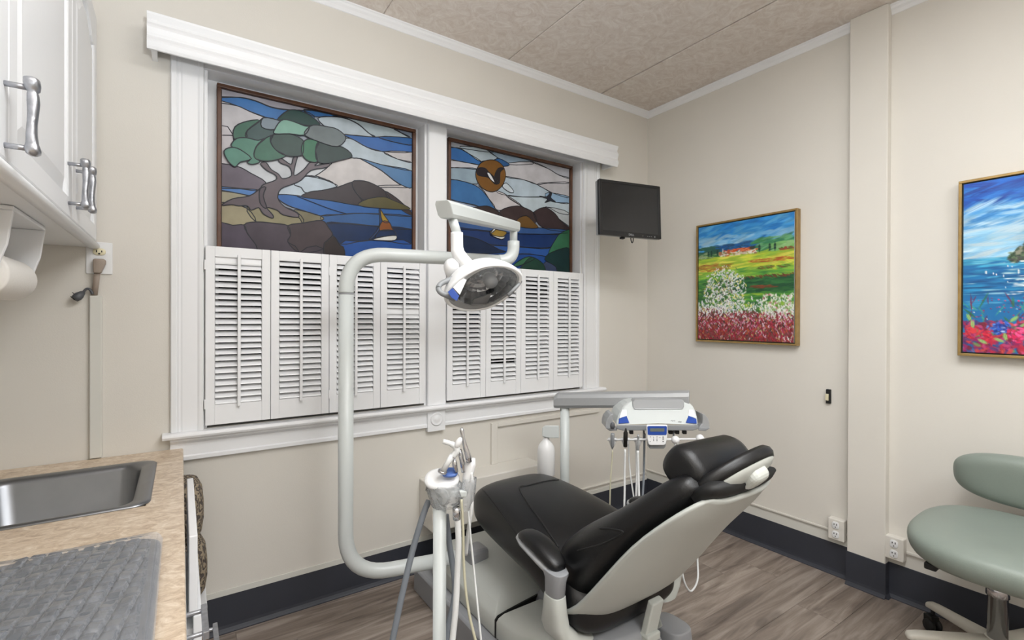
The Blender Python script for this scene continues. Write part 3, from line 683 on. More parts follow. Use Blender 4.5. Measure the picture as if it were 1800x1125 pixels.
# ================================================================ paintings
def img_painter(seed):
    rng = np.random.default_rng(seed)
    H, W = 250, 205
    A = np.zeros((H, W, 3)); Z = np.zeros((H, W))
    yy, xx = np.mgrid[0:H, 0:W].astype(float)
    def dab(x, y, l, wd, ang, col, al=.9, hgt=.5):
        x *= W; y *= H; l *= W; wd *= W
        r = int(max(l, wd)) + 2
        i0, i1, j0, j1 = max(int(y) - r, 0), min(int(y) + r + 1, H), max(int(x) - r, 0), min(int(x) + r + 1, W)
        if i1 <= i0 or j1 <= j0: return
        dx = xx[i0:i1, j0:j1] - x; dy = yy[i0:i1, j0:j1] - y
        c, s_ = math.cos(ang), math.sin(ang)
        u = (dx * c + dy * s_) / max(l, .6); v = (-dx * s_ + dy * c) / max(wd, .6)
        k = np.clip(1.35 - (u * u + v * v) * 1.2, 0, 1) * al
        k = (k * (1 + .35 * np.sin(v * 9 + x)))[..., None].clip(0, 1)
        A[i0:i1, j0:j1] = A[i0:i1, j0:j1] * (1 - k) + np.array(col) * k
        Z[i0:i1, j0:j1] += k[..., 0] * hgt
    def field(n, x0, x1, y0, y1, l, wd, a0, a1, cols, al=.9, hgt=.5):
        for _ in range(n):
            c = np.array(cols[rng.integers(len(cols))], float) * rng.uniform(.9, 1.1)
            dab(rng.uniform(x0, x1), rng.uniform(y0, y1), l * rng.uniform(.6, 1.4), wd * rng.uniform(.6, 1.3), rng.uniform(a0, a1), c.clip(0, 255), al, hgt)
    return A, Z, dab, field, rng, H, W
def painting(name, label, y0, y1, z0, z1, tilt, A, Z, sign):
    # y0 > y1: left edge further along the wall than the right edge, seen from the room
    root = empty(name, (WX, (y0 + y1) / 2, z0), label, 'painting')
    fw, fd = .011, .042
    X0 = WX - fd
    b = MB()
    b.box(X0, WX - .004, y1, y0, z1 - fw, z1).box(X0, WX - .004, y1, y0, z0, z0 + fw).box(X0, WX - .004, y0 - fw, y0, z0 + fw, z1 - fw).box(X0, WX - .004, y1, y1 + fw, z0 + fw, z1 - fw)
    b.build('frame', M['gold'], parent=root, bevel=.0015)
    MB().box(X0 + .010, WX - .006, y1 + fw, y0 - fw, z0 + fw, z1 - fw).build('liner', M['canvasedge'], parent=root)
    g = .006; a0, a1, c0, c1 = y0 - fw - g, y1 + fw + g, z0 + fw + g, z1 - fw - g
    H, W = A.shape[:2]
    ys = np.linspace(a0, a1, W); zs = np.linspace(c1, c0, H)
    Y, ZZ = np.meshgrid(ys, zs); XX = X0 + .004 - np.clip(Z, 0, 3) * .0004
    off = OFF[root.name]
    co = np.stack([XX - off.x, Y - off.y, ZZ - off.z], -1).reshape(-1, 3)
    idx = np.arange(H * W).reshape(H, W)
    fa = np.stack([idx[:-1, :-1], idx[1:, :-1], idx[1:, 1:], idx[:-1, 1:]], -1).reshape(-1, 4)
    me = bpy.data.meshes.new('painted_canvas'); me.from_pydata(co.tolist(), [], fa.tolist())
    ca = me.color_attributes.new('paint', 'FLOAT_COLOR', 'POINT')
    c = (A.clip(0, 255) / 255).reshape(-1, 3); c = np.where(c <= .04045, c / 12.92, ((c + .055) / 1.055) ** 2.4)
    ca.data.foreach_set('color', np.concatenate([c, np.ones((len(c), 1))], 1).astype(np.float32).ravel())
    pm = bpy.data.materials.new('oil_paint'); pm.use_nodes = True; bb = pm.node_tree.nodes['Principled BSDF']
    at_ = pm.node_tree.nodes.new('ShaderNodeAttribute'); at_.attribute_name = 'paint'
    pm.node_tree.links.new(at_.outputs['Color'], bb.inputs['Base Color']); bb.inputs['Roughness'].default_value = .45
    me.materials.append(pm)
    o = bpy.data.objects.new('painted_canvas', me); C.objects.link(o); o.parent = root
    MB().box(X0 + .006, X0 + .0095, a1, a0, c0, c1).build('canvas_edge', M['wplastic'], parent=root)
    return root

A, Z, dab, field, rng, H, W = img_painter(3)
yy = np.linspace(0, 1, H)[:, None]
for i in range(H):
    t = i / H
    A[i] = (58, 140, 200) if t < .24 else (150, 180, 60) if t < .5 else (60, 120, 50) if t < .72 else (120, 60, 60)
field(260, 0, 1, 0, .23, .09, .022, -.5, .1, [(40, 128, 200), (60, 150, 215), (90, 165, 215), (30, 110, 185)], .7, .2)
field(60, 0, .6, .1, .2, .09, .02, -.4, .1, [(140, 185, 215), (165, 200, 220), (110, 170, 210)], .6, .2)
field(40, .6, 1, .12, .2, .09, .02, -.4, .1, [(130, 180, 215), (90, 160, 210)], .6, .2)
field(60, .2, .75, .185, .24, .05, .015, -.3, .2, [(24, 86, 150), (36, 100, 160), (30, 70, 110)], .9, .2)
field(50, 0, .22, .19, .25, .05, .012, -.2, .4, [(40, 84, 76), (52, 100, 80)], .9, .2)
field(70, .62, 1, .17, .26, .06, .014, -.5, 0, [(52, 120, 86), (64, 136, 80), (100, 160, 110)], .9, .2)
field(40, .8, 1, .22, .28, .06, .012, -.2, 0, [(150, 195, 130), (120, 175, 100)], .9, .3)
field(80, 0, .3, .24, .31, .04, .012, -.3, .2, [(60, 110, 60), (90, 130, 90), (150, 170, 130), (40, 80, 60)], .9, .3)
field(90, .25, .64, .245, .285, .022, .012, -.3, .3, [(214, 200, 176), (196, 96, 56), (232, 224, 210), (150, 110, 80)], .95, .5)
field(40, .3, .6, .23, .25, .025, .008, -.2, .1, [(206, 92, 46), (190, 78, 44), (220, 130, 80)], .95, .5)
dab(.285, .235, .008, .03, 0, (226, 214, 200)); dab(.6, .235, .035, .022, 0, (34, 52, 46))
for x in (.12, .155, .225, .67, .77, .82): dab(x, .245, .013, .045 * rng.uniform(.7, 1.1), 0, (22, 54, 46), 1)
field(30, .86, 1, .262, .285, .02, .01, 0, .2, [(150, 70, 50), (90, 110, 50)], .9, .4)
field(260, 0, 1, .29, .42, .1, .013, -.25, .08, [(206, 208, 70), (188, 200, 60), (160, 190, 60), (220, 214, 90), (140, 180, 60)], .85, .3)
field(40, 0, .35, .34, .4, .05, .008, -.2, .1, [(150, 90, 40), (180, 130, 60)], .7, .4)
field(30, .6, 1, .335, .36, .05, .006, -.1, .2, [(170, 90, 40), (190, 120, 50)], .8, .4)
field(200, 0, 1, .40, .52, .08, .013, -.25, .1, [(120, 175, 60), (96, 160, 60), (70, 140, 60), (150, 190, 70)], .85, .3)
field(40, .65, .95, .395, .415, .02, .006, 0, .4, [(130, 80, 40), (90, 100, 40)], .8, .4)
field(220, .35, 1, .48, .62, .08, .015, -.25, .1, [(36, 92, 52), (26, 76, 48), (52, 110, 56)], .9, .3)
field(50, .5, 1, .465, .485, .018, .006, .3, .8, [(120, 60, 40), (90, 60, 36)], .9, .4)
field(30, .58, .85, .545, .565, .04, .006, -.1, .1, [(140, 66, 40), (110, 70, 40)], .8, .4)
field(160, .35, 1, .6, .75, .07, .014, -.35, .3, [(84, 150, 56), (150, 190, 60), (40, 100, 50), (60, 130, 60)], .85, .3)
field(160, 0, .3, .48, .7, .06, .014, -.3, .3, [(60, 120, 60), (40, 90, 50), (100, 150, 60)], .9, .3)
for _ in range(620):
    a = rng.uniform(0, 6.28); r_ = rng.uniform(0, 1) ** .6; x = .3 + math.cos(a) * r_ * .24; y = .56 + math.sin(a) * r_ * .2
    dab(x, y, rng.uniform(.008, .024), rng.uniform(.004, .010), rng.uniform(0, 3.1), [(222, 222, 226), (236, 236, 232), (226, 214, 120), (200, 204, 220), (110, 140, 70), (90, 70, 60)][rng.choice(6, p=[.3, .25, .17, .13, .1, .05])], .9, .6)
for k in range(16): dab(.3 + rng.normal() * .05, .58 + rng.uniform(-.1, .12), .03, .004, rng.uniform(.9, 2.2), (84, 60, 52), .9)
for _ in range(520):
    x = rng.uniform(0, 1) ** 1.1; y = .74 + rng.normal() * .05
    dab(x, y, rng.uniform(.01, .026), rng.uniform(.004, .009), rng.uniform(.6, 2.5), [(222, 222, 226), (238, 238, 234), (196, 200, 214), (80, 110, 70), (226, 220, 140)][rng.choice(5, p=[.35, .3, .15, .12, .08])], .9, .6)
for _ in range(260):
    x = rng.uniform(.7, 1); y = rng.uniform(.62, .82)
    dab(x, y, rng.uniform(.01, .024), rng.uniform(.004, .009), rng.uniform(.6, 2.5), [(220, 226, 216), (238, 236, 224), (150, 180, 110), (200, 120, 140)][rng.choice(4, p=[.35, .3, .25, .1])], .9, .6)
for _ in range(1400):
    x = rng.uniform(0, 1); y = rng.uniform(.81, 1) if rng.random() < .75 else rng.uniform(.77, .88)
    t = (y - .8) / .2
    P_ = [(176, 36, 66), (196, 104, 140), (136, 22, 34), (222, 196, 208), (176, 84, 44), (52, 44, 38), (190, 176, 120)]
    pr_ = np.array([.22, .16 * (1.1 - t), .16 + .3 * max(t, 0), .16 * (1.1 - t), .1, .16, .06]); pr_ = pr_.clip(.01); pr_ /= pr_.sum()
    dab(x, y, rng.uniform(.008, .022), rng.uniform(.004, .008), rng.uniform(.8, 2.4), P_[rng.choice(7, p=pr_)], .92, .6)
for pts in ([(.9, .955), (.92, .985)], [(.915, .95), (.905, .99)], [(.94, .955), (.955, .985)], [(.975, .95), (.965, .99)], [(.94, .97), (.95, .97)]):
    for k in range(7):
        t = k / 6; dab(pts[0][0] * (1 - t) + pts[1][0] * t, pts[0][1] * (1 - t) + pts[1][1] * t, .004, .004, 0, (240, 236, 236), .9, .3)
c0, c1 = at(1224, 393, 'x', WX - .04), at(1402, 366, 'x', WX - .04)
painting('painting', 'square landscape painting of a white blossoming tree and village, left of the pillar', c0.y, c1.y, 1.202, 1.966, 0, A, Z, None)

A, Z, dab, field, rng, H, W = img_painter(11)
for i in range(H):
    t = i / H; A[i] = (30, 100, 196) if t < .15 else (110, 170, 215) if t < .45 else (20, 110, 170)
field(260, 0, 1, 0, .18, .1, .02, -.6, .3, [(16, 82, 180), (24, 100, 196), (40, 120, 206), (20, 60, 150)], .75, .3)
field(260, 0, 1, .14, .32, .1, .018, -.6, .1, [(70, 150, 214), (120, 180, 224), (180, 212, 232), (50, 130, 200)], .7, .3)
field(240, 0, 1, .28, .45, .1, .02, -.5, .1, [(150, 198, 224), (190, 216, 230), (120, 180, 218), (206, 224, 232)], .7, .3)
field(300, 0, 1, .45, .75, .08, .010, -.12, .1, [(20, 116, 176), (14, 96, 156), (40, 140, 190), (10, 84, 140)], .85, .3)
field(60, 0, .6, .45, .5, .07, .006, -.05, .05, [(60, 160, 200), (110, 190, 214)], .8, .3)
field(50, 0, 1, .5, .72, .05, .006, -.1, .1, [(100, 180, 214), (180, 214, 226)], .6, .3)
for _ in range(420):
    x = rng.uniform(.235, .8); top = .455 - .1 * min(1, (x - .235) / .1) ** .6
    y = rng.uniform(top, .475); dab(x, y, rng.uniform(.012, .03), .01, rng.uniform(-1.4, .2), [(60, 84, 60), (96, 118, 84), (70, 70, 66), (44, 70, 50), (140, 140, 120)][rng.integers(5)], .95, .5)
field(30, .24, .8, .475, .485, .02, .004, -.1, .1, [(226, 226, 222)], .9, .4)
for x, y, h in ((.115, .53, .016), (.15, .54, .009), (.165, .545, .007), (.2, .555, .009), (.22, .5, .006), (.24, .505, .006), (.27, .535, .022), (.22, .59, .007), (.21, .62, .006)): dab(x, y, .004, h, 0, (240, 240, 238), 1, .5)
field(40, .24, .5, .56, .66, .04, .004, -.1, .1, [(220, 232, 236)], .8, .4)
for _ in range(46): dab(rng.uniform(.03, .3), rng.uniform(.68, .8), .005, .005, 0, [(210, 60, 110), (240, 240, 240), (180, 30, 70), (120, 40, 90)][rng.integers(4)], .95, .5)
field(60, 0, 1, .68, .84, .05, .006, .8, 2.2, [(110, 40, 80), (40, 110, 70), (60, 150, 130)], .8, .4)
for _ in range(1000):
    x = rng.uniform(0, 1); y = rng.uniform(.82, 1); dab(x, y, rng.uniform(.016, .034), rng.uniform(.008, .016), rng.uniform(0, 3.1), [(190, 36, 66), (150, 30, 90), (196, 70, 120), (120, 22, 50), (206, 70, 64), (84, 50, 110), (110, 140, 80), (40, 84, 140)][rng.choice(8, p=[.2, .18, .12, .16, .1, .1, .08, .06])], .9, .5)
for x, y, r_, cs in ((.16, .86, .04, [(30, 80, 190), (90, 140, 226), (20, 50, 140)]), (.2, .845, .035, [(50, 100, 206), (180, 200, 236), (20, 50, 140)]), (.05, .87, .05, [(220, 60, 70), (190, 30, 60)]), (.27, .88, .05, [(220, 30, 90), (240, 90, 150)]), (.12, .89, .035, [(226, 50, 70), (180, 20, 60)])):
    for _ in range(40): a = rng.uniform(0, 6.28); q = rng.uniform(0, 1) * r_; dab(x + math.cos(a) * q, y + math.sin(a) * q, .014, .007, a + 1.57, cs[rng.integers(len(cs))], .9, .5)
for x, y, a in ((.03, .79, 1.2), (.05, .83, 1.5), (.1, .93, .6), (.18, .92, .5), (.25, .8, -.8), (.21, .9, 1.4), (.3, .83, -.5)): dab(x, y, .03, .012, a, (150, 196, 110), 1, .5)
c0, c1 = at(1685, 318, 'x', WX - .04), at(1684, 625, 'x', WX - .04)
painting('painting', 'coastal seascape painting with red and blue flowers, cut by the right frame edge', c0.y, c0.y - .66, 1.193, 1.956, 0, A, Z, None)

# ================================================================ monitor
def mon():
    TL, TR, BR, BL = dep(1057, 315, 2.80), dep(1164, 329, 2.95), dep(1157, 420, 2.92), dep(1049, 411, 2.77)
    ex = (TR - TL).normalized(); ez = (TL - BL); ez = (ez - ex * ez.dot(ex)).normalized(); n = ex.cross(ez)   # ex right, ez up
    if n.dot(EYE - TL) < 0: n = -n
    Wd = ((TR - TL).length + (BR - BL).length) / 2; Hd = ((TL - BL).length + (TR - BR).length) / 2
    c = (TL + TR + BR + BL) / 4
    root = empty('wall_monitor', c - n * .03 - ez * Hd / 2, 'black flat monitor mounted high in the corner beside the window', 'monitor')
    MB().obox(c - n * .010, ex * Wd / 2, ez * Hd / 2, n * .010).build('front_case', M['tv'], parent=root, bevel=.004)
    MB().obox(c - n * .032, ex * (Wd / 2 - .002), ez * (Hd / 2 - .002), n * .0115).build('back_case', M['silverplastic'], parent=root, bevel=.004)
    MB().obox(c - n * .060, ex * .12, ez * .10, n * .020).build('rear_cover', M['tv'], parent=root, bevel=.008)
    bz = .016
    sc = MB(); zc = ez * .006
    sc.obox(c + zc + n * .0004, ex * (Wd / 2 - bz), ez * (Hd / 2 - bz - .004), n * .0006).build('screen', M['tvscreen'], parent=root)
    bb = MB(); zz = Hd / 2
    bb.obox(c + ez * (zz - bz / 2) + n * .002, ex * (Wd / 2 - .002), ez * (bz / 2), n * .0024).obox(c - ez * (zz - .011) + n * .002, ex * (Wd / 2 - .002), ez * .011, n * .0024)
    bb.obox(c + ex * (Wd / 2 - bz / 2) + n * .002, ex * bz / 2, ez * (zz - .002), n * .0024).obox(c - ex * (Wd / 2 - bz / 2) + n * .002, ex * bz / 2, ez * (zz - .002), n * .0024)
    bb.build('bezel', M['tv'], parent=root, bevel=.0012)
    text_mesh('DELL', 'lettering', .017, c - ez * (zz - .011) + n * .0047, ex, ez, M['silverplastic'], root)
    for k, q in enumerate((.08, .115, .128, .141, .165)):
        MB().obox(c - ez * (zz - .010) + ex * q + n * .0052, ex * (.003 if k == 4 else .0016), ez * (.003 if k == 4 else .0016), n * .0006).build('button', M['silverplastic'], parent=root)
    # bracket behind, and the cable loop below
    wl = Vector((c.x + .16, WY - .004, c.z))
    MB().tube([c - n * .075, (c - n * .075) * .5 + wl * .5, wl], .018, 10).build('wall_arm', M['tv'], parent=root)
    MB().obox(wl, (.05, 0, 0), (0, .004, 0), (0, 0, .05)).build('wall_plate', M['tv'], parent=root, bevel=.001)
    q = c - ez * zz - n * .03
    MB().tube(spline([q + ex * .02 + ez * .02, q + ex * .02 - ez * .01, q + ex * .028 - ez * .028, q + ex * .036 - ez * .01, q + ex * .036 + ez * .02], 5), .003, 8).build('cable_loop', M['rubber'], parent=root)
    MB().obox(q - ex * .04 - ez * .003, ex * .012, n * .01, ez * .006).build('latch', M['rubber'], parent=root)
mon()
# ================================================================ upper cabinets
CX = -.262                       # front of the doors
uc = empty('upper_cabinets', (-.45, 1.4, 1.612), 'white raised-panel upper cabinets with pewter pulls, along the left edge', 'cabinet')
MB().box(LX, CX - .022, .55, WY - .002, 1.616, CZ - .03).build('carcass', M['white'], parent=uc, bevel=.002)
MB().box(LX, -.272, .55, WY - .002, 1.612, 1.6155).build('underside', M['wplastic'], parent=uc)
rp = [(-.284, 1.607), (-.268, 1.605), (-.258, 1.608), (-.253, 1.614), (-.254, 1.622), (-.260, 1.628), (-.270, 1.632), (-.284, 1.634)]
MB().loft([[(x, y, z) for x, z in rp] for y in (.55, WY - .012)], True, True, True).build('light_rail', M['white'], parent=uc)
def door(y0, y1, z0, z1, handle_y, hz, arch=True):
    X0, X1 = CX - .020, CX
    st = .058; iy0, iy1, iz0, iz1 = y0 + st, y1 - st, z0 + st, z1 - st
    n = 14; inner = [(iy0, iz0), (iy1, iz0)]; outer = [(y0, z0), (y1, z0)]
    rise = .07 if arch else 0.
    for k in range(n + 1):
        t = k / n; yy_ = iy1 + (iy0 - iy1) * t; s_ = math.sin(math.pi * min(max((t - .12) / .76, 0), 1)) ** .8 if arch else 0
        inner.append((yy_, iz1 - rise + rise * s_)); outer.append((y1 + (y0 - y1) * t, z1))
    N = len(inner); cen = (sum(p[0] for p in inner) / N, (iz0 + iz1) / 2)
    def ins(d, p): 
        v = Vector((p[0] - cen[0], p[1] - cen[1])); hx, hz_ = (iy1 - iy0) / 2, (iz1 - iz0) / 2
        return (cen[0] + v.x * (1 - d / hx), cen[1] + v.y * (1 - d / hz_))
    ring = lambda pts, x: [(x, a, b) for a, b in pts]
    mb = MB(); fr = [ring(outer, X0), ring(outer, X1 - .002), ring([(o[0] + (.003 if o[0] < (y0 + y1) / 2 else -.003), o[1] + (.003 if o[1] < (z0 + z1) / 2 else -.003)) for o in outer], X1),
          ring([ins(-.004, p) for p in inner], X1), ring(inner, X1 - .003), ring(inner, X0)]
    mb.loft(fr, False, False, True)
    d = mb.build('door', M['white'], parent=uc)
    mb = MB(); rr = [ring(inner, X1 - .011), ring([ins(.008, p) for p in inner], X1 - .012), ring([ins(.038, p) for p in inner], X1 - .003), ring([ins(.041, p) for p in inner], X1 - .002)]
    mb.loft(rr, False, False, True); mb.add(rr[-1], [tuple(range(N))])
    mb.build('raised_panel', M['white'], parent=d)
    return pull(handle_y, hz, d)
def pull(y, z, d):
    # cast pewter pull: two round posts and an uneven grip with knuckled ends
    h = .0555; mb = MB()
    for s_ in (-1, 1): mb.tube([(CX - .001, y, z + s_ * h), (CX + .034, y, z + s_ * h)], .0052, 10)
    g = [(-.068, .004, .004), (-.064, .010, .008), (-.057, .012, .009), (-.050, .009, .008), (-.046, .0095, .007), (-.03, .0105, .006), (-.01, .009, .0055), (.01, .0085, .006), (.03, .0095, .007), (.044, .0085, .0065), (.049, .006, .0055), (.052, .009, .008), (.062, .0115, .0095), (.071, .012, .009), (.074, .008, .006)]
    rings = []
    for zz, a, b in g:
        cx_ = CX + .037 + .0012 * math.sin(zz * 60); rings.append([(cx_ + b * 1.25 * math.copysign(abs(math.cos(t)) ** .7, math.cos(t)), y + a * 1.25 * math.copysign(abs(math.sin(t)) ** .7, math.sin(t)), z + zz) for t in [2 * math.pi * k / 14 for k in range(14)]])
    mb.loft(rings, True, True, True)
    return mb.build('handle', M['pewter'], parent=d)
door(.56, 1.258, 1.634, 2.62, 1.232, 1.713)
door(1.262, 1.886, 1.634, 2.47, 1.832, 1.726)
door(1.894, 2.385, 1.634, 2.47, 1.952, 1.735)

# paper towel holder under the cabinet
pt = empty('paper_towel_holder', (-.40, 1.75, 1.38), 'white paper towel holder with a roll, under the upper cabinets', 'paper towel holder')
MB().box(-.47, -.325, 1.60, 1.93, 1.600, 1.611).build('mounting_plate', M['white'], parent=pt, bevel=.003)
for yy_ in (1.60, 1.92):
    MB().prism([(-.47, yy_, 1.60), (-.325, yy_, 1.60), (-.335, yy_, 1.52), (-.365, yy_, 1.42), (-.435, yy_, 1.42), (-.47, yy_, 1.50)], (0, .010, 0)).build('side_arm', M['white'], parent=pt, bevel=.003)
MB().lathe([(.020, 0), (.052, 0), (.056, .004), (.057, .010), (.057, .270), (.056, .277), (.052, .281), (.020, .281)], (-.395, 1.632, 1.452), (0, 1, 0), n=40).build('paper_roll', M['paper'], parent=pt)

# ================================================================ counter with sink
ZC = .815
SX0, SX1, SY0, SY1 = -.535, -.085, 1.725, 2.23       # sink cut-out
def slab(bm_, x0, x1, y0, y1, z0, z1): bm_.box(x0, x1, y0, y1, z0, z1)
mb = MB(); CX0, CX1, CY0, CY1, zt, zb = LX + .002, .008, -.4, WY - .001, ZC, ZC - .038
o_ = [(CX0, CY0), (CX1, CY0), (CX1, CY1), (CX0, CY1)]; i_ = [(SX0, SY0), (SX1, SY0), (SX1, SY1), (SX0, SY1)]
vs = [(x, y, z) for z in (zt, zb) for x, y in o_ + i_]; fs = []
for k in range(4):
    j = (k + 1) % 4
    fs += [(k, j, 4 + j, 4 + k), (8 + j, 8 + k, 12 + k, 12 + j), (k, 8 + k, 8 + j, j), (4 + j, 12 + j, 12 + k, 4 + k)]
mb.add(vs, fs).build('countertop', M['stone'], bevel=.007, segs=3, label='travertine-look laminate countertop along the left side', cat='countertop')
bs = None
sk = empty('sink', (-.3, 1.97, ZC), 'stainless steel drop-in sink in the countertop by the window', 'sink')
def rr(x0, x1, y0, y1, r, z, n=6):
    pts = []
    for cx_, cy_, a0 in ((x1 - r, y1 - r, 0), (x0 + r, y1 - r, 90), (x0 + r, y0 + r, 180), (x1 - r, y0 + r, 270)):
        for k in range(n + 1):
            a = math.radians(a0 + 90 * k / n); pts.append((cx_ + r * math.cos(a), cy_ + r * math.sin(a), z))
    return pts
X0_, X1_, Y0_, Y1_ = -.54, -.072, 1.715, 2.238
rg = [rr(X0_, X1_, Y0_, Y1_, .045, ZC + .0005), rr(X0_, X1_, Y0_, Y1_, .045, ZC + .003), rr(X0_ + .006, X1_ - .006, Y0_ + .006, Y1_ - .006, .042, ZC + .007), rr(X0_ + .022, X1_ - .022, Y0_ + .018, Y1_ - .018, .036, ZC + .006),
      rr(X0_ + .030, X1_ - .042, Y0_ + .030, Y1_ - .03, .05, ZC + .001), rr(X0_ + .036, X1_ - .046, Y0_ + .040, Y1_ - .036, .06, ZC - .012), rr(X0_ + .046, X1_ - .054, Y0_ + .052, Y1_ - .046, .06, ZC - .175), rr(X0_ + .07, X1_ - .075, Y0_ + .075, Y1_ - .07, .05, ZC - .198),
      rr(X0_ + .19, X1_ - .19, Y0_ + .21, Y1_ - .21, .02, ZC - .203)]
MB().loft(rg, True, False, True).add(rg[-1], [tuple(range(len(rg[-1])))]).build('bowl', M['steel'], parent=sk)
MB().lathe([(.040, 0), (.040, .003), (.030, .0035), (.028, .001), (.006, .001)], (-.306, 1.976, ZC - .2025), n=28).build('drain', M['chrome'], parent=sk)
fa = empty('faucet', (-.555, 2.02, ZC), 'chrome faucet behind the sink at the left edge', 'faucet')
MB().lathe([(.026, 0), (.026, .012), (.018, .02), (.016, .10)], (-.572, 2.02, ZC), n=20).build('base', M['chrome'], parent=fa)
MB().tube(spline([(-.572, 2.02, ZC + .09), (-.572, 2.02, ZC + .17), (-.54, 2.02, ZC + .215), (-.50, 2.02, ZC + .20), (-.49, 2.02, ZC + .17)], 6), .010, 12).build('spout', M['chrome'], parent=fa)

# ================================================================ wrapped keyboard
kb = empty('keyboard', (-.25, 1.2, ZC), 'grey keyboard sealed in clear crinkled plastic, at the front of the countertop', 'keyboard')
kz = ZC + .0015
def krr(inset, z): return rr(-.52 + inset, -.040 - inset, .84 + inset, 1.435 - inset, .05, z)
MB().loft([krr(0, kz), krr(-.002, kz + .004), krr(0, kz + .010), krr(.006, kz + .014)], True, False, True).add(krr(.006, kz + .014), [tuple(range(28))]).build('case', M['keybase'], parent=kb)
km = None; ca_, sa_ = math.cos(math.radians(-9)), math.sin(math.radians(-9))
for i in range(-4, 15):
    for j in range(-1, 14):
        x = -.115 - i * .027; y = 1.400 - j * .036
        xx_ = -.10 + (x + .10) * ca_ - (y - 1.4) * sa_ ; yy_ = 1.395 + (x + .10) * sa_ * .35 + (y - 1.4) * ca_
        if not (-.51 < xx_ < -.07 and .86 < yy_ < 1.405): continue
        if km is None:
            mb = MB(); a, b, h = .0105, .0145, .011
            mb.loft([rr(-a, a, -b, b, .003, 0, 2), rr(-a, a, -b, b, .003, .003, 2), rr(-a + .0025, a - .0025, -b + .003, b - .003, .003, h, 2)], False, True, True)
            o = mb.build('key', M['key'], parent=None, loc=(0, 0, 0)); km = o.data
        else: o = bpy.data.objects.new('key', km); C.objects.link(o)
        o.parent = kb; o.location = Vector((xx_, yy_, kz + .0135)) - OFF[kb.name]; o.rotation_euler = (0, 0, math.radians(-9))
# the plastic sleeve: a wrinkled sheet lying over the keys
nx, ny = 200, 240; rs = np.random.default_rng(5)
gx = np.linspace(-.545, -.030, nx); gy = np.linspace(.82, 1.448, ny); GX, GY_ = np.meshgrid(gx, gy)
hh = np.zeros_like(GX)
for _ in range(46):
    a = rs.uniform(-.5, .5) + (0 if rs.random() < .6 else 1.2); f_ = rs.uniform(30, 150); ph = rs.uniform(0, 6.28)
    cx_, cy_ = rs.uniform(-.55, -.03), rs.uniform(.82, 1.45); s_ = rs.uniform(.03, .12)
    hh += rs.uniform(.4, 1.) * np.exp(-((GX - cx_) ** 2 + (GY_ - cy_) ** 2) / (2 * s_ ** 2)) * np.sin((GX * math.cos(a) + GY_ * math.sin(a)) * f_ + ph)
for k in range(9):
    x0_ = -.06 - .008 * k * (1.2); hh += .8 * np.exp(-((GX - x0_ + (GY_ - 1.2) * .1) / .004) ** 2) * np.clip((1.40 - GY_) * 8, 0, 1)
edge = np.minimum(np.minimum(GX + .545, -.030 - GX), np.minimum(GY_ - .82, 1.448 - GY_)); corner = np.hypot(np.clip(GX + .085, 0, None), np.clip(GY_ - 1.393, 0, None))
fall = np.clip(edge / .016, 0, 1) ** .5
u0 = ((GX + .10) * ca_ + (GY_ - 1.395) * sa_); v0 = (-(GX + .10) * sa_ + (GY_ - 1.395) * ca_)
kx = np.abs(((u0 + .0135 + .015) % .027) - .0135) / .0135; ky = np.abs(((v0 + .018 - .005) % .036) - .018) / .018
bumps = np.clip((1 - np.maximum(kx, ky)) * 3.2, 0, 1) * ((GX < -.06) & (GY_ < 1.415))
zz_ = kz + .001 + fall * (.0212 + .0070 * bumps * (.6 + .4 * np.sin(GX * 43 + 1.5 * np.sin(GY_ * 31)) * np.cos(GY_ * 37 + GX * 9)) + .0008 * hh.clip(-2.2, 3))
me = bpy.data.meshes.new('plastic_sleeve'); off = OFF[kb.name]
keep = (corner < .052)
co = np.stack([GX - off.x, GY_ - off.y, zz_ - off.z], -1).reshape(-1, 3); idx = np.arange(nx * ny).reshape(ny, nx)
fc = np.stack([idx[:-1, :-1], idx[:-1, 1:], idx[1:, 1:], idx[1:, :-1]], -1).reshape(-1, 4); kk = keep.reshape(-1)
fc = fc[kk[fc].all(1)]
me.from_pydata(co.tolist(), [], fc.tolist()); me.polygons.foreach_set('use_smooth', [True] * len(me.polygons)); me.materials.append(M['film'])
o = bpy.data.objects.new('plastic_sleeve', me); C.objects.link(o); o.parent = kb

# ================================================================ lower cabinets
lc = empty('base_cabinets', (-.3, .85, 0), 'white base cabinets with drawers under the countertop', 'cabinet')
MB().box(-.048, -.030, -.38, 2.10, .09, ZC - .0385).box(LX + .002, -.048, -.38, -.362, .09, ZC - .0385).box(LX + .002, -.048, 2.082, 2.10, .09, .60).box(LX + .002, -.048, -.362, 2.082, .09, .108).build('carcass', M['white'], parent=lc)
MB().box(LX + .002, -.10, -.38, 2.10, 0, .0895).build('toe_kick', M['base'], parent=lc)
def drawer(y0, y1, z0, z1, out, hy=None):
    d = MB().box(-.029 + out, -.009 + out, y0, y1, z0, z1).build('drawer_front', M['white'], parent=lc, bevel=.003)
    MB().box(-.30, -.0295 + out, y0 + .02, y1 - .02, z0 + .02, z1 - .04).build('drawer_box', M['wplastic'], parent=d)
    if hy is not None:
        X = -.009 + out; z = (z0 + z1) / 2; h = MB()
        for s_ in (-1, 1): h.tube([(X - .001, hy + s_ * .048, z), (X + .034, hy + s_ * .048, z)], .0052, 10)
        h.obox((X + .036, hy, z), (.006, 0, 0), (0, .062, 0), (0, 0, .009)); h.build('handle', M['pewter'], parent=d, bevel=.003)
for y0, y1 in ((-.3, .45), (.46, 1.05), (1.06, 1.52)):
    drawer(y0, y1, .565, .765, .018, (y0 + y1) / 2); drawer(y0, y1, .335, .555, .018, (y0 + y1) / 2); drawer(y0, y1, .10, .325, .018, (y0 + y1) / 2)
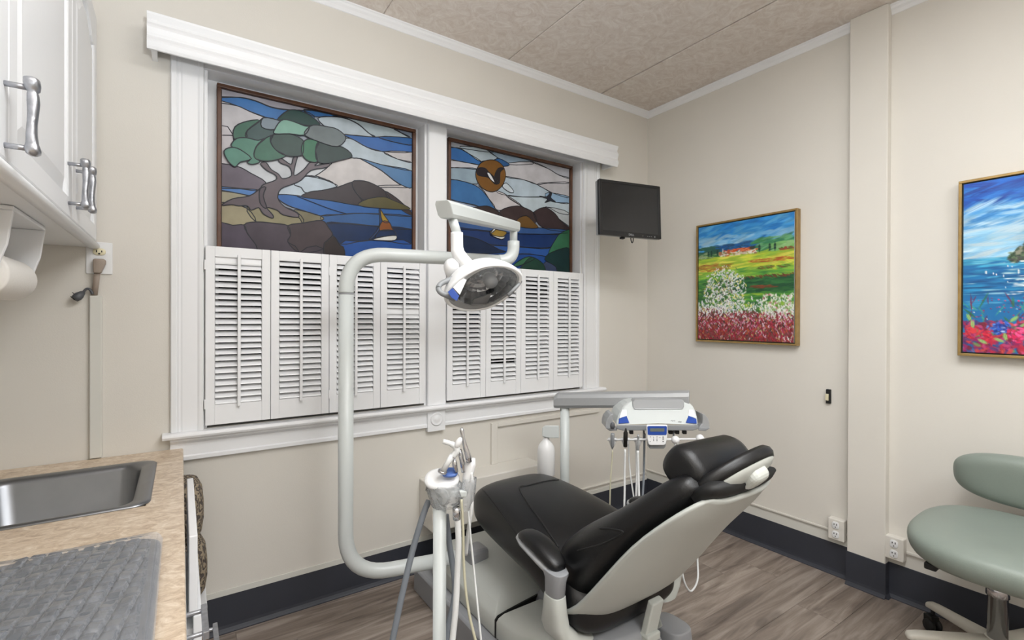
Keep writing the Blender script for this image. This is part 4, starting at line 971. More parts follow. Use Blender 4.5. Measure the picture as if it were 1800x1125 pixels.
MB().box(-.029 + .046, -.009 + .046, 1.535, 2.095, .565, .770).build('drawer_front', M['white'], parent=lc, bevel=.003)
drawer(1.535, 2.095, .335, .555, .056, 1.60); drawer(1.535, 2.095, .10, .325, .056)

# low box with two cushions between the cabinets and the window wall
lb = empty('low_box', (-.1, 2.25, 0), 'low white box with a brown wooden edge, below the two patterned cushions', 'storage box')
MB().box(-.36, .082, 2.125, 2.385, 0, .275).build('body', M['white'], parent=lb, bevel=.004)
MB().box(-.2, .0825, 2.119, 2.1245, .13, .225).build('wooden_edge', M['brown'], parent=lb, bevel=.002)
for z0, lab, w_ in ((.278, 'lower patterned brown cushion, on the low white box behind the drawers', .088), (.500, 'upper patterned brown cushion, stacked on the other by the countertop end', .076)):
    cu = MB().pad((-.012 + (w_ - .082), 2.255, z0), (.092, 0, 0), (0, .118, 0), (0, 0, .215 if z0 < .4 else .225), [(.3, 0), (.78, .03), (.93, .14), (1, .35), (1, .6), (.95, .82), (.8, .96), (.4, 1.0)], n=36, e=3.2).build('cushion', M['fabric'], label=lab, cat='cushion', group='patterned cushions beside the cabinets')
# ================================================================ dental chair
XC = 1.31
FH = Vector((cy, sy, 0)); RH = Vector((sy, -cy, 0)); ZU = Vector((0, 0, 1))
def hit(o, u, v, lift=.0):
    dg = bpy.context.evaluated_depsgraph_get(); ev = o.evaluated_get(dg); mi_ = o.matrix_world.inverted()
    a = mi_ @ EYE; d = (mi_.to_3x3() @ pr(u, v)).normalized()
    ok, loc, nor, _ = ev.ray_cast(a, d)
    if not ok: return None
    return o.matrix_world @ (loc + nor * lift)
def seam(o, px, r, mt, name='seam', n=6):
    bpy.context.view_layer.update()
    pts = [hit(o, q.x, q.y, .0003) for q in spline([(a, b, 0) for a, b in px], n)]
    pts = [p for p in pts if p is not None]
    if len(pts) > 1: MB().tube(pts, r, 6).build(name, mt, parent=o)
def sring(c, a, b, e=3., n=32):
    c, a, b = Vector(c), Vector(a), Vector(b); out = []
    for k in range(n):
        t = 2 * math.pi * k / n; ct, st = math.cos(t), math.sin(t)
        out.append(c + a * math.copysign(abs(ct) ** (2 / e), ct) + b * math.copysign(abs(st) ** (2 / e), st))
    return out
dc_ = empty('dental_chair', (XC, 1.4, 0), 'black upholstered reclined dental chair with a grey shell and armrests', 'dental chair')
# --- base on the floor
def plan(pts, z0, z1, inset0=0., inset1=.02, n=5):
    cen = Vector((sum(p[0] for p in pts) / len(pts), sum(p[1] for p in pts) / len(pts), 0))
    def rg(z, ins): return [Vector((p[0] + (cen.x - p[0]) * ins, p[1] + (cen.y - p[1]) * ins, z)) for p in pts]
    return [rg(z0, inset0), rg(z1 - .012, inset0 + .004), rg(z1 - .003, inset1 * .5 + .012), rg(z1, inset1 + .03)]
plate = [(.955, 2.26), (.955, 1.30), (1.06, 1.12), (1.20, 1.08), (1.34, 1.10), (1.41, 1.19), (1.47, 1.35), (1.57, 1.58), (1.665, 2.26)]
MB().loft(plan(plate, 0, .115), False).build('floor_plate', M['chairdark'], parent=dc_, bevel=.006)
fb = [(1.0, 1.578), (1.0, 2.14), (1.05, 2.235), (1.54, 2.235), (1.59, 2.14), (1.59, 1.578)]
rgs = []
for z, i_, dz in ((.118, 0, 0), (.185, .002, 0), (.196, .03, .002), (.202, .10, .022), (.204, .3, .045), (.205, .6, .055)):
    rgs.append([Vector((x + (1.31 - x) * i_, y + (1.87 - y) * i_, z + dz)) for x, y in fb])
MB().loft(rgs, True).build('front_cover', M['chair'], parent=dc_, bevel=.004)
rb_ = [(1.0, 1.570), (1.59, 1.570), (1.575, 1.46), (1.52, 1.33), (1.42, 1.25), (1.31, 1.22), (1.20, 1.25), (1.105, 1.33), (1.02, 1.46)]
rgs = []
for z, i_, dz in ((.118, 0, 0), (.180, .004, 0), (.194, .03, 0), (.202, .09, .004), (.206, .25, .012), (.21, .6, .02)):
    rgs.append([Vector((x + (1.31 - x) * i_, y + (1.47 - y) * i_, z + dz)) for x, y in rb_])
MB().loft(rgs, True).build('rear_cover', M['chair'], parent=dc_, bevel=.004)
MB().prism([(1.0005, 1.5705, .118), (1.0005, 1.5705, .186), (1.012, 1.5705, .198), (1.06, 1.5705, .206), (1.15, 1.5705, .216), (1.31, 1.5705, .232), (1.44, 1.5705, .216), (1.53, 1.5705, .206), (1.578, 1.5705, .198), (1.5895, 1.5705, .186), (1.5895, 1.5705, .118)], (0, .007, 0)).build('cover_gap_shade', M['rubber'], parent=dc_)  # black strip put in as the shade down the gap between the covers
MB().obox((1.12, 1.93, .262), (.045, 0, 0), (0, .05, 0), (0, 0, .040)).build('lamp_post_mount', M['chairdark'], parent=dc_, bevel=.015)
# lift arms and seat frame
MB().loft([sring((1.31, 1.50, .20), (.12, 0, 0), (0, .12, 0), 4), sring((1.31, 1.42, .32), (.10, 0, 0), (0, .09, 0), 4)]).build('lift_column', M['chairdark'], parent=dc_)
MB().pad((1.27, 1.235, .232), (.175, 0, 0), (0, .130, 0), (0, 0, .05), [(.86, 0), (.97, .15), (1, .4), (.97, .8), (.8, 1)], n=40, e=2.4).build('seat_plate', M['chairdark'], parent=dc_)
MB().obox((1.375, 1.105, .215), (.020, -.008, 0), (.030, -.01, -.055), (0, .022, .016)).build('recline_link', M['chairdark'], parent=dc_, bevel=.006)
MB().prism([at(1134, 1066, 'x', 1.44), at(1153, 1063, 'x', 1.45), at(1166, 1101, 'x', 1.45), at(1141, 1116, 'x', 1.43)], (.008, .05, -.012)).build('link_bracket', M['chair'], parent=dc_, bevel=.004)
MB().loft([sring((1.53, 1.17, .116), (.06, 0, 0), (0, .08, 0), 3), sring((1.53, 1.17, .20), (.055, 0, 0), (0, .07, 0), 3)]).build('hinge_block', M['chairdark'], parent=dc_, bevel=.006)

# --- seat and leg cushion
st_ = [(1.962, .525, .480, .10), (1.955, .552, .450, .165), (1.93, .583, .415, .208), (1.88, .602, .385, .224), (1.78, .608, .365, .228), (1.65, .603, .352, .236), (1.5, .588, .345, .248), (1.38, .560, .336, .258), (1.29, .520, .295, .262), (1.22, .490, .282, .258), (1.175, .46, .285, .244), (1.145, .43, .31, .215), (1.132, .40, .345, .16)]
mb = MB(); mb.loft([sring((XC, y, (a + b) / 2), (w_, 0, 0), (0, 0, (a - b) / 2), 3.2, 40) for y, a, b, w_ in st_])
seat = mb.build('seat_cushion', M['vinyl'], parent=dc_, sub=1)
# --- back cushion
dS = Vector((0, -.7071, .7071)); dN = Vector((0, .7071, .7071)); B0 = Vector((XC, 1.27, .475))
bst = [(-.064, .040, .16, -.022), (-.052, .080, .21, -.014), (-.01, .114, .240, -.006), (.08, .122, .247, -.006), (.20, .106, .245, -.006), (.32, .078, .238, -.006), (.42, .062, .224, -.008), (.51, .058, .206, -.012), (.575, .056, .190, -.016), (.615, .044, .174, -.022), (.630, .022, .152, -.026)]
mb = MB()
for s_, b, a, o_ in bst: pass
rings = []
for s_, b, a, o_ in bst:
    c = B0 + dS * s_ + dN * o_; r_ = []
    for k in range(40):
        t = 2 * math.pi * k / 40; ct, sn = math.cos(t), math.sin(t)
        x = math.copysign(abs(ct) ** (2 / 3.), ct); y_ = math.copysign(abs(sn) ** (2 / 2.6), sn)
        # shallow hollow between the side wings
        hol = .022 * (1 - min(1, abs(x) / .85) ** 2) if y_ > 0 else 0
        r_.append(c + Vector((a * x, 0, 0)) + dN * (b * y_ - hol * y_))
    rings.append(r_)
back = MB().loft(rings).build('back_cushion', M['vinyl'], parent=dc_, sub=1)
# --- shell behind it
rows = []; NU = 24
for s_, a, dm, de in ((-.098, .205, .010, -.030), (-.100, .235, .060, .020), (-.088, .250, .115, .070), (-.055, .258, .152, .102), (.03, .260, .168, .112), (.12, .258, .164, .104), (.25, .250, .146, .086), (.38, .236, .122, .068), (.48, .222, .112, .068), (.56, .205, .106, .070), (.61, .172, .098, .072), (.64, .146, .096, .078)):
    row = []
    for k in range(NU + 1):
        u_ = -1 + 2 * k / NU; uu = abs(u_)
        x = math.copysign(1 - (1 - uu) ** 1.25, u_) if False else u_
        off_ = -dm + (dm - de) * uu ** 4
        ds_ = 0
        if s_ < 0: ds_ = -.028 * (1 - uu ** 2)
        row.append(B0 + Vector((x * a, 0, 0)) + dS * (s_ + ds_) + dN * off_)
    rows.append(row)
n_ = NU + 1
sh_ = MB().add([p for r_ in rows for p in r_], [(i * n_ + j, i * n_ + j + 1, (i + 1) * n_ + j + 1, (i + 1) * n_ + j) for i in range(len(rows) - 1) for j in range(NU)], True).build('back_shell', M['chair'], parent=dc_, sub=1)
so2 = sh_.modifiers.new('solid', 'SOLIDIFY'); so2.thickness = .012; so2.offset = 0
# lining that closes the top of the shell
MB().loft([sring(B0 + dS * .60 - dN * .055, (.165, 0, 0), dN * .032, 3), sring(B0 + dS * .655 - dN * .060, (.160, 0, 0), dN * .030, 3), sring(B0 + dS * .675 - dN * .066, (.150, 0, 0), dN * .014, 3)]).build('shell_lining', M['rubber'], parent=dc_)
MB().obox((1.345, 1.105, .318), (.030, 0, 0), (0, .012, .004), (.016, -.004, .058)).build('recline_strut', M['chair'], parent=dc_, bevel=.005)
MB().obox((1.330, 1.105, .262), (.034, 0, 0), (0, .022, 0), (0, 0, .014)).build('strut_foot', M['chair'], parent=dc_, bevel=.005)
# --- armrests
for sx in (-1, 1):
    ax = XC + sx * .300
    ap = [(1.432, .558, .010, .008), (1.425, .566, .022, .015), (1.395, .574, .033, .022), (1.34, .573, .038, .025), (1.29, .562, .041, .026), (1.245, .546, .038, .024), (1.215, .536, .030, .018), (1.205, .534, .016, .010)]
    arm = MB().loft([sring((ax - sx * .012, y, z + b * .2), (a, 0, 0), (0, 0, b), 2.6, 24) for y, z, a, b in ap]).build('armrest_pad', M['vinyl'], parent=dc_, sub=1)
    rl = [(1.442, .566, .010), (1.43, .566, .026), (1.39, .560, .040), (1.33, .552, .046), (1.27, .538, .044), (1.23, .524, .038), (1.205, .516, .030)]
    MB().loft([sring((ax - sx * .012, y, z - .006), (a, 0, 0), (0, 0, .008 if y > 1.3 else .012), 3, 20) for y, z, a in rl]).build('arm_rail', M['silverplastic'], parent=arm)
    MB().loft([sring((ax, 1.225, .530), (.030, 0, 0), (0, .050, 0), 3, 24), sring((ax - sx * .0, 1.222, .500), (.026, 0, 0), (0, .038, 0), 3, 24), sring((ax, 1.225, .450), (.025, 0, 0), (0, .034, 0), 3, 24)]).build('upper_support', M['chairdark'], parent=arm, bevel=.003)
    MB().loft([sring((ax, 1.225, .4495), (.0275, 0, 0), (0, .036, 0), 3, 24), sring((ax + -sx * .004, 1.230, .40), (.030, 0, 0), (0, .042, 0), 3, 24), sring((ax - sx * .01, 1.235, .345), (.033, 0, 0), (0, .052, 0), 3, 24), sring((ax - sx * .035, 1.235, .310), (.045, 0, .0), (0, .058, 0), 3, 24), sring((ax - sx * .085, 1.22, .290), (.050, 0, 0), (0, .060, 0), 3, 24)]).build('lower_support', M['chair'], parent=arm, bevel=.003)
# --- headrest
hr = [(.938, .905), (.927, .955), (.890, .985), (.842, .976), (.806, .942), (.796, .905), (.832, .874), (.89, .862)]
hc = Vector((0, sum(p[0] for p in hr) / 8, sum(p[1] for p in hr) / 8))
sec = spline([(0, a, b) for a, b in hr], 4, True)
pil = MB().loft([[Vector((x, 0, dz)) + hc + (q - hc) * k for q in sec] for x, k, dz in ((1.168, .35, -.004), (1.170, .66, -.003), (1.178, .88, -.002), (1.20, .99, 0), (1.31, 1.0, .0), (1.42, .97, .0), (1.442, .86, 0), (1.450, .64, 0), (1.452, .35, 0))]).build('headrest_cushion', M['vinyl'], parent=dc_)
aa, bb_, nn = Vector((.128, -.024, .031)), Vector((0, -.062, .064)), Vector((-.1, .70, .70)).normalized()
hc2 = at(1291, 838, 'x', 1.30)
MB().pad(hc2, aa, bb_, nn, [(.80, -.004), (.94, -.006), (1, .006), (1, .020), (.93, .031), (.7, .034)], n=44, e=2.3).build('headrest_pad', M['vinyl'], parent=dc_)
MB().pad(hc2, aa * .93, bb_ * .93, nn, [(1, -.003), (.98, -.009), (.85, -.020), (.5, -.030)], n=40, e=2.3).build('headrest_plate', M['chair'], parent=dc_)
kn = at(1320, 832, 'x', 1.315)
MB().obox(kn, aa.normalized() * .032, Vector((0, -.023, .023)), Vector((0, .024, .024))).build('headrest_knuckle', M['chair'], parent=dc_, bevel=.020, segs=4)
MB().tube([kn - Vector((.01, -.005, .01)), at(1285, 852, 'x', 1.31), at(1262, 862, 'x', 1.29) - Vector((0, 0, .02))], [.022, .020, .020], 14).build('headrest_arm', M['chair'], parent=dc_)
seam(seat, [(982, 962), (950, 915), (914, 862), (930, 853), (982, 844), (1030, 856), (1075, 884), (1112, 906)], .0038, M['rubber'])
seam(seat, [(846, 858), (868, 884), (900, 928), (925, 968)], .0034, M['rubber'])
seam(back, [(1055, 929), (1075, 930), (1096, 935), (1080, 946), (1055, 957), (1015, 968)], .0032, M['rubber'])

# ================================================================ exam lamp
B = dep(608, 700, 2.0); B.z = 0
dh = (RH * .927 + FH * .375).normalized()
zl, zt_ = .275, 1.617; R_ = .0305
la = empty('exam_lamp', (B.x, B.y, .24), 'light grey dental exam lamp on a bent tube pole with a jointed arm', 'dental lamp')
pole = MB().tube(bend([B + dh * .47 + ZU * zl, B + ZU * zl, B + ZU * 1.445], .185, 10), R_, 24).build('lower_pole', M['pole'], parent=la)
MB().lathe([(R_ * .97, -.004), (R_ * .97, .004)], B + ZU * 1.449, n=24).build('joint_ring', M['chairdark'], parent=la)
E_ = B + dh * .745
MB().tube(bend([B + ZU * 1.453, B + ZU * zt_, E_ + ZU * zt_, E_ + ZU * (zt_ + .115)], .14 if False else .12, 10), [R_] * 12 + [R_ * .9] * 30, 24).build('upper_pole', M['pole'], parent=la) if False else None
pp = bend([B + ZU * 1.453, B + ZU * zt_, E_ + ZU * zt_], .16, 10)
MB().tube(pp[:-1] + [E_ - dh * .075 + ZU * zt_], [R_] * (len(pp) - 1) + [R_ * .88], 24).build('upper_pole', M['pole'], parent=la)
MB().tube(bend([E_ - dh * .076 + ZU * zt_, E_ + ZU * zt_, E_ + ZU * (zt_ + .095)], .070, 10), R_ * .92, 20).build('pole_elbow', M['pole'], parent=la)
d2 = 2.0 + .375 * .745
top = E_ + ZU * (zt_ + .094)
RA = Vector((E_.x, E_.y, at(903, 398, 'x', E_.x).z))
MB().tube([top, Vector((top.x, top.y, RA.z))], .018, 16).build('pivot_pin', M['pole'], parent=la)
LA = dep(794, 371, 1.62)
ad = (LA - RA).normalized(); sd = ad.cross(ZU).normalized(); up_ = sd.cross(ad).normalized()
if up_.z < 0: up_ = -up_
def arm_ring(p, w_, h, cut=0.): return [p + sd * x * w_ + up_ * z * h + ad * cut * (z + 1) for x, z in ((-1, -.6), (-.75, -1), (.75, -1), (1, -.6), (1, .6), (.75, 1), (-.75, 1), (-1, .6))]
MB().loft([arm_ring(RA - ad * .030, .022, .024, -.008), arm_ring(RA + (LA - RA) * .5, .025, .026), arm_ring(LA - ad * .03, .028, .027), arm_ring(LA + ad * .045, .028, .027, .014)], False).build('spring_arm', M['pole'], parent=la, bevel=.003)
HC = dep(850, 504, 1.55)
nk0 = LA - up_ * .02; nk1 = dep(803, 410, 1.60); nk2 = dep(804, 440, 1.60); nk3 = dep(822, 466, 1.58)
MB().tube([nk0, nk1], .0155, 16).build('neck_pin', M['pole'], parent=la)
MB().tube(spline([nk1 + ZU * .002, nk2, (nk2 + nk3) / 2 - RH * .004, nk3], 6), [.0205] * 6 + [.022] * 13, 18).build('neck', M['wplastic'], parent=la)
e1 = (RH * .90 + ZU * .30 + FH * .22).normalized(); nf = (-FH * .72 - ZU * .66 + RH * .12); nf = (nf - e1 * nf.dot(e1)).normalized(); e2 = nf.cross(e1).normalized()
if e2.z < 0: e2 = -e2
MB().pad(dep(797, 474, 1.60), e1 * .030, e2 * .038, nf, [(.5, -.028), (.95, -.016), (1, 0), (.95, .016), (.5, .026)], n=28, e=2.2).build('yoke', M['wplastic'], parent=la)
a_, b_ = .118, .078
a_, b_ = .124, .082
hh_ = MB().pad(HC, e1 * a_, e2 * b_, nf, [(.30, -.085), (.62, -.078), (.86, -.058), (1.0, -.028), (1.06, -.004), (1.07, .006), (1.03, .014), (.96, .010)], n=48, e=1.75, caps=False)
hh_.build('lamp_housing', M['wplastic'], parent=la)
HL = HC + e1 * .010 + e2 * .004; al, bl = .102, .072
MB().loft([sring(HC + nf * .0105, e1 * a_ * .965, e2 * b_ * .965, 1.75, 48), sring(HL + nf * .0125, e1 * al, e2 * bl, 1.75, 48)], True, False).build('bezel', M['silverplastic'], parent=la)
MB().pad(HL, e1 * al, e2 * bl, nf, [(1.0, .012), (.90, -.010), (.70, -.034), (.55, -.043), (.40, -.048), (.22, -.051), (.05, -.052)], n=22, e=1.75, caps=False).build('reflector', M['silverglass'], parent=la).data.polygons.foreach_set('use_smooth', [False] * (22 * 7))
MB().pad(HL, e1 * al, e2 * bl, nf, [(1.0, .013), (.85, .024), (.55, .032), (.15, .035)], n=48, e=1.75, caps=False).build('front_lens', M['lens'], parent=la)
MB().lathe([(.016, -.048), (.024, -.03), (.022, -.006), (.010, .004)], HC + e1 * .030, nf, n=24).build('bulb_shield', M['gplastic'], parent=la)
sl = MB().obox(HC - e2 * .048 - e1 * .02 + nf * .008, e1 * .030, e2 * .018 + e1 * .010, nf * .003); sl.build('lower_deflector', M['silverplastic'], parent=la, bevel=.001)
bd = HC - e1 * .112 + nf * .012
MB().prism([dep(787, 513, 1.470), dep(795, 506, 1.470), dep(807, 520, 1.460), dep(803, 529, 1.457), dep(793, 523, 1.463)], FH * .010).build('blue_badge', M['blue'], parent=la, bevel=.001)
MB().prism([dep(796, 505, 1.474), dep(813, 488, 1.485), dep(820, 492, 1.480), dep(808, 518, 1.463)], FH * .010).build('side_panel', M['wplastic'], parent=la, bevel=.001)
def loop(px, r_): 
    P_ = bend([dep(*q) for q in px], .018, 5); return MB().tube(P_, r_, 10).build('handle', M['gplastic'], parent=la)
loop([(822, 478, 1.56), (771, 500, 1.50), (770, 513, 1.48), (800, 526, 1.50)], .0085)
loop([(900, 486, 1.60), (916, 492, 1.60), (912, 500, 1.58), (893, 519, 1.56)], .0062)

# ================================================================ delivery unit
DD = 2.15; ms = DD / FPX
du = empty('instrument_unit', dep(1155, 760, DD), 'grey dental instrument unit with white body, blue labels and keypad, beyond the chair', 'dental unit')
def K(x, y, dd=0.): return dep(1050 + x / 8.571, 690 + y / 8.571, DD + dd)
def Kp(pts, dd=0.): return [K(a, b, dd) for a, b in pts]
# sloping body : front edge low and near, top edge high and further back
out = [(300, 490), (306, 440), (325, 370), (360, 290), (410, 210), (470, 155), (540, 130), (920, 122), (1310, 130), (1390, 160), (1450, 215), (1490, 300), (1512, 400), (1518, 490)]
def slope(y): return .11 * (490 - y) / 360
frt = [K(a, b, slope(b)) for a, b in out] + [K(x, 468 + 22 * abs(x - 910) / 600, 0) for x in (1300, 1100, 910, 700, 500)]
cen_ = sum(frt, Vector()) / len(frt)
bk = [p + FH * .20 + ZU * (-.004) for p in frt]
mid_ = [p + FH * .012 + (p - cen_) * .012 for p in frt]
MB().loft([[cen_ + (p - cen_) * .985 - FH * .0 for p in frt], mid_, [cen_ + FH * .18 + (q - cen_) * .97 for q in frt]], False, True, True).build('body', M['pole'], parent=du, bevel=.003)
tp = [(530, 150), (560, 105), (1290, 105), (1315, 150), (1312, 215), (1285, 250), (560, 255), (538, 215)]
MB().prism([K(a, b, slope(b) - .010) for a, b in tp], FH * .05).build('hand_grip', M['silverplastic'], parent=du, bevel=.004)
MB().loft([[K(a, b, dd) for a, b in ((290, 492), (1525, 492), (1525, 545), (1440, 572), (380, 572), (285, 545))] for dd in (-.004, .16)], False).build('lower_case', M['gplastic'], parent=du, bevel=.003)
for s_ in (0, 1):
    f_ = (lambda x: x) if not s_ else (lambda x: 1820 - x)
    MB().prism([K(f_(a), b, .02) for a, b in ((125, 535), (128, 460), (150, 390), (195, 335), (240, 318), (232, 400), (240, 470), (285, 520), (285, 545))], FH * .10).build('side_wing', M['silverplastic'], parent=du, bevel=.003)
    MB().loft([[K(f_(a), b, dd) for a, b in ((118, 532), (300, 528), (300, 572), (190, 580))] for dd in (.0, .13)], False).build('tray_end', M['gplastic'], parent=du, bevel=.003)
    MB().prism([K(f_(a), b, slope(b) - .006) for a, b in ((334, 385), (352, 320), (376, 262), (440, 262), (445, 350))], FH * .006).build('touch_pad', M['wplastic'], parent=du)
    MB().prism([K(f_(a), b, slope(b) - .007) for a, b in ((322, 468), (328, 398), (440, 352), (482, 455), (400, 462))], FH * .006).build('blue_label', M['blue'], parent=du)
exs = RH; ez_ = (ZU * .78 + FH * .62).normalized()
text_mesh('DCI', 'lettering', .0125, K(1135, 432, slope(432) - .0045), exs, ez_, M['dplastic'], du, .0003, .3)
text_mesh('edge', 'lettering', .0085, K(1240, 440, slope(440) - .0045), exs, ez_, M['dplastic'], du, .0003, .3)
kp = MB().prism(Kp([(745, 500), (760, 490), (1045, 490), (1060, 500), (1052, 700), (1030, 780), (1000, 795), (800, 795), (775, 780), (752, 690)], -.045), FH * .014).build('keypad', M['wplastic'], parent=du, bevel=.003)
MB().prism(Kp([(760, 700), (1048, 700), (1030, 820), (1005, 848), (795, 848), (775, 820)], -.030), FH * .022).build('keypad_base', M['gplastic'], parent=kp, bevel=.003)
MB().prism(Kp([(756, 520), (770, 506), (1035, 506), (1048, 520), (1044, 630), (1030, 640), (780, 640), (760, 632)], -.0465), FH * .002).build('display_panel', M['blue'], parent=kp)
MB().prism(Kp([(795, 540), (1010, 540), (1008, 588), (797, 588)], -.0475), FH * .002).build('display', M['lcd'], parent=kp)
bt = [(800, 668), (848, 672), (900, 668), (945, 672), (993, 670), (797, 738), (850, 700), (900, 700), (850, 722), (900, 722), (993, 700), (993, 738)]
for q in bt:
    h_ = 10 if q[0] > 960 else 6
    MB().prism(Kp([(q[0] - h_, q[1] - 5), (q[0] + h_, q[1] - 5), (q[0] + h_, q[1] + 6), (q[0] - h_, q[1] + 6)], -.0470), FH * .0015).build('button', M['silverplastic'] if q[0] < 960 else M['dplastic'], parent=kp)
MB().tube([K(150, 712, .0), K(1690, 700, .0)], .0045, 12).build('holder_bar', M['wplastic'], parent=du)
for x in (510, 1100, 1200, 1310): MB().obox(K(x, 595, .03), RH * .008, FH * .01, ZU * .008).build('toggle', M['rubber'], parent=du, bevel=.002)
for x in (700, 1150): MB().tube([K(x, 575, .02), K(x, 705, .004)], .004, 8).build('bar_bracket', M['dplastic'], parent=du)
HX = (228, 422, 612, 1175, 1545)
for i, x in enumerate(HX):
    c = K(x, 712 if i < 4 else 690, .012 if i < 3 else -.004)
    if i < 3: MB().loft([sring(c + ZU * .008, RH * .020, FH * .014, 2.4, 20), sring(c, RH * .019, FH * .014, 2.4, 20), sring(c - ZU * .018, RH * .012, FH * .011, 2.4, 20), sring(c - ZU * .034, RH * .006, FH * .006, 2.2, 20)]).build('holder', M['wplastic'], parent=du)
    else: MB().lathe([(.004, -.018), (.014, -.014), (.018, 0), (.014, .012), (.004, .016)], c, FH, n=20).build('holder', M['wplastic'], parent=du)
# post and swing arm
PB = dep(993, 760, 2.5)
MB().tube([Vector((PB.x, PB.y, .14)), dep(993, 716, 2.5)], .0235, 20).build('post', M['pole'], parent=du)
MB().tube([dep(990, 722, 2.5), dep(991, 706, 2.5)], .017, 16).build('post_pin', M['silverplastic'], parent=du)
MB().obox(Vector((PB.x + .06, PB.y, .147)), (.05, 0, 0), (0, .05, 0), (0, 0, .030)).build('post_foot', M['chairdark'], parent=du, bevel=.008)
A0, A1 = dep(976, 702, 2.52), dep(1212, 700, 2.28)
sdir = (A1 - A0); sdir.z = 0; sdir.normalize(); sn_ = sdir.cross(ZU)
MB().loft([[p + sn_ * a * .036 + ZU * b for a, b in ((-1, .012 + o_), (-.8, .030 + o_), (0, .038 + o_), (.8, .030 + o_), (1, .012 + o_), (1, -.025), (.8, -.040), (-.8, -.040), (-1, -.025))] for p, o_ in ((A0, -.012), (A0 + sdir * .02, 0), (A1, 0))], False).build('swing_arm', M['silverplastic'], parent=du, bevel=.004)
MB().tube([A1 - sdir * .08 - ZU * .01, K(930, 250, .13)], .020, 14).build('arm_pivot', M['silverplastic'], parent=du)
bo = empty('water_bottle', dep(960, 826, 2.5), 'milky white water bottle hanging from a grey bracket on the unit post', 'bottle')
bp_ = dep(960, 768, 2.5)
MB().lathe([(.001, -.200), (.040, -.198), (.045, -.190), (.045, -.068), (.042, -.050), (.030, -.030), (.018, -.016), (.015, -.006), (.015, .002)], bp_, n=28).build('flask', M['bottle'], parent=bo)
br_ = MB().loft([[dep(u_, v_, d_) for u_, v_ in ((953, 752), (958, 748), (983, 748), (983, 770), (966, 770), (953, 767))] for d_ in (2.475, 2.525)], False).build('bottle_bracket', M['pole'], parent=bo, bevel=.004)

# instruments in the unit's holders, each with its hose
def instr(name, label, x, parts, hose, r_, mt, g=None, cat='handpiece'):
    c = K(x, 712, -.012); o = empty(name, c, label, cat, g)
    for nm, pr_, y0, m_ in parts:
        MB().lathe(pr_, K(x, y0, -.018), (ZU * .98 - FH * .1), n=16).build(nm, m_, parent=o)
    MB().tube(spline([dep(*q) for q in hose], 6), r_, 10).build('hose', mt, parent=o)
    return o
instr('handpiece', 'grey air-water syringe, leftmost in the instrument unit holders', 228, [('grip', [(.003, -.034), (.007, -.020), (.0085, .0), (.009, .03), (.008, .036)], 735, M['gplastic']), ('head', [(.008, 0), (.011, .012), (.009, .024), (.003, .030)], 545, M['dplastic'])],
      [(1077, 792, 2.13), (1075, 820, 2.13), (1073, 850, 2.12), (1072, 890, 2.12)], .0032, M['hosebeige'])
instr('handpiece', 'dark brown handpiece, second in the instrument unit holders', 422, [('grip', [(.005, -.012), (.0085, -.010), (.0085, .018), (.0095, .020), (.0095, .052), (.005, .062), (.003, .072)], 780, M['dark'])],
      [(1099, 790, 2.13), (1098, 830, 2.13), (1098, 860, 2.12), (1097, 905, 2.10)], .0046, M['hosewhite'])
instr('handpiece', 'slim chrome handpiece, third in the instrument unit holders', 612, [('grip', [(.004, -.024), (.0065, -.020), (.0065, .012), (.004, .02), (.004, .036), (.006, .042), (.004, .05)], 800, M['silverplastic'])],
      [(1121, 792, 2.13), (1122, 830, 2.13), (1123, 870, 2.12), (1125, 915, 2.10)], .0056, M['hosewhite'])
hs = empty('instrument_hoses', K(720, 700, .03), 'grey and white supply hoses hanging from the underside of the instrument unit', 'hose', 'hoses')
for q, r_, mt in (([(1104, 770, 2.2), (1106, 810, 2.2), (1109, 840, 2.18), (1118, 900, 2.15)], .0036, M['hosewhite']),
                  ([(1118, 775, 2.2), (1119, 830, 2.2), (1118, 870, 2.18), (1117, 912, 2.15)], .0040, M['hosewhite']),
                  ([(1133, 762, 2.2), (1132, 820, 2.2), (1131, 850, 2.18), (1127, 912, 2.15)], .0050, M['hosegrey']),
                  ([(1190, 772, 2.2), (1205, 850, 2.15), (1222, 920, 2.16), (1226, 985, 2.14), (1226, 1020, 2.1), (1215, 1039, 2.08), (1205, 1028, 2.06), (1199, 1005, 2.06), (1196, 980, 2.06)], .0040, M['hosewhite']),
                  ([(1186, 772, 2.2), (1192, 850, 2.15), (1197, 930, 2.1), (1199, 990, 2.06), (1195, 1020, 2.06), (1188, 1040, 2.08), (1180, 1030, 2.1)], .0042, M['hosewhite'])):
    MB().tube(spline([dep(*p) for p in q], 6), r_, 10).build('hose', mt, parent=hs)

# ================================================================ assistant post with suction
AP = dep(773, 900, 1.5); ap_ = empty('suction_post', (AP.x, AP.y, 0), 'grey post with a plastic-wrapped instrument head and blue button, front left of the chair', 'dental post')
MB().lathe([(.12, 0), (.12, .02), (.10, .03), (.028, .035), (.028, .06), (.0205, .065), (.0205, .795)], (AP.x, AP.y, 0), n=28).build('post', M['pole'], parent=ap_)
q = dep(777, 842, 1.5)
MB().pad(q, RH * .053 + FH * .01, (FH * .036 + ZU * .020 - RH * .004), (ZU * .86 - FH * .50), [(.7, -.014), (.95, -.008), (1, 0), (.95, .007), (.75, .011)], n=36, e=2.3).build('head_cap', M['wplastic'], parent=ap_)
q2 = dep(791, 834, 1.49)
MB().pad(q2 + ZU * .004, RH * .024, FH * .016 + ZU * .0089, (ZU * .86 - FH * .50), [(1, 0), (1, .006), (.8, .008)], n=28, e=2.6).build('blue_button', M['bluetrans'], parent=ap_)
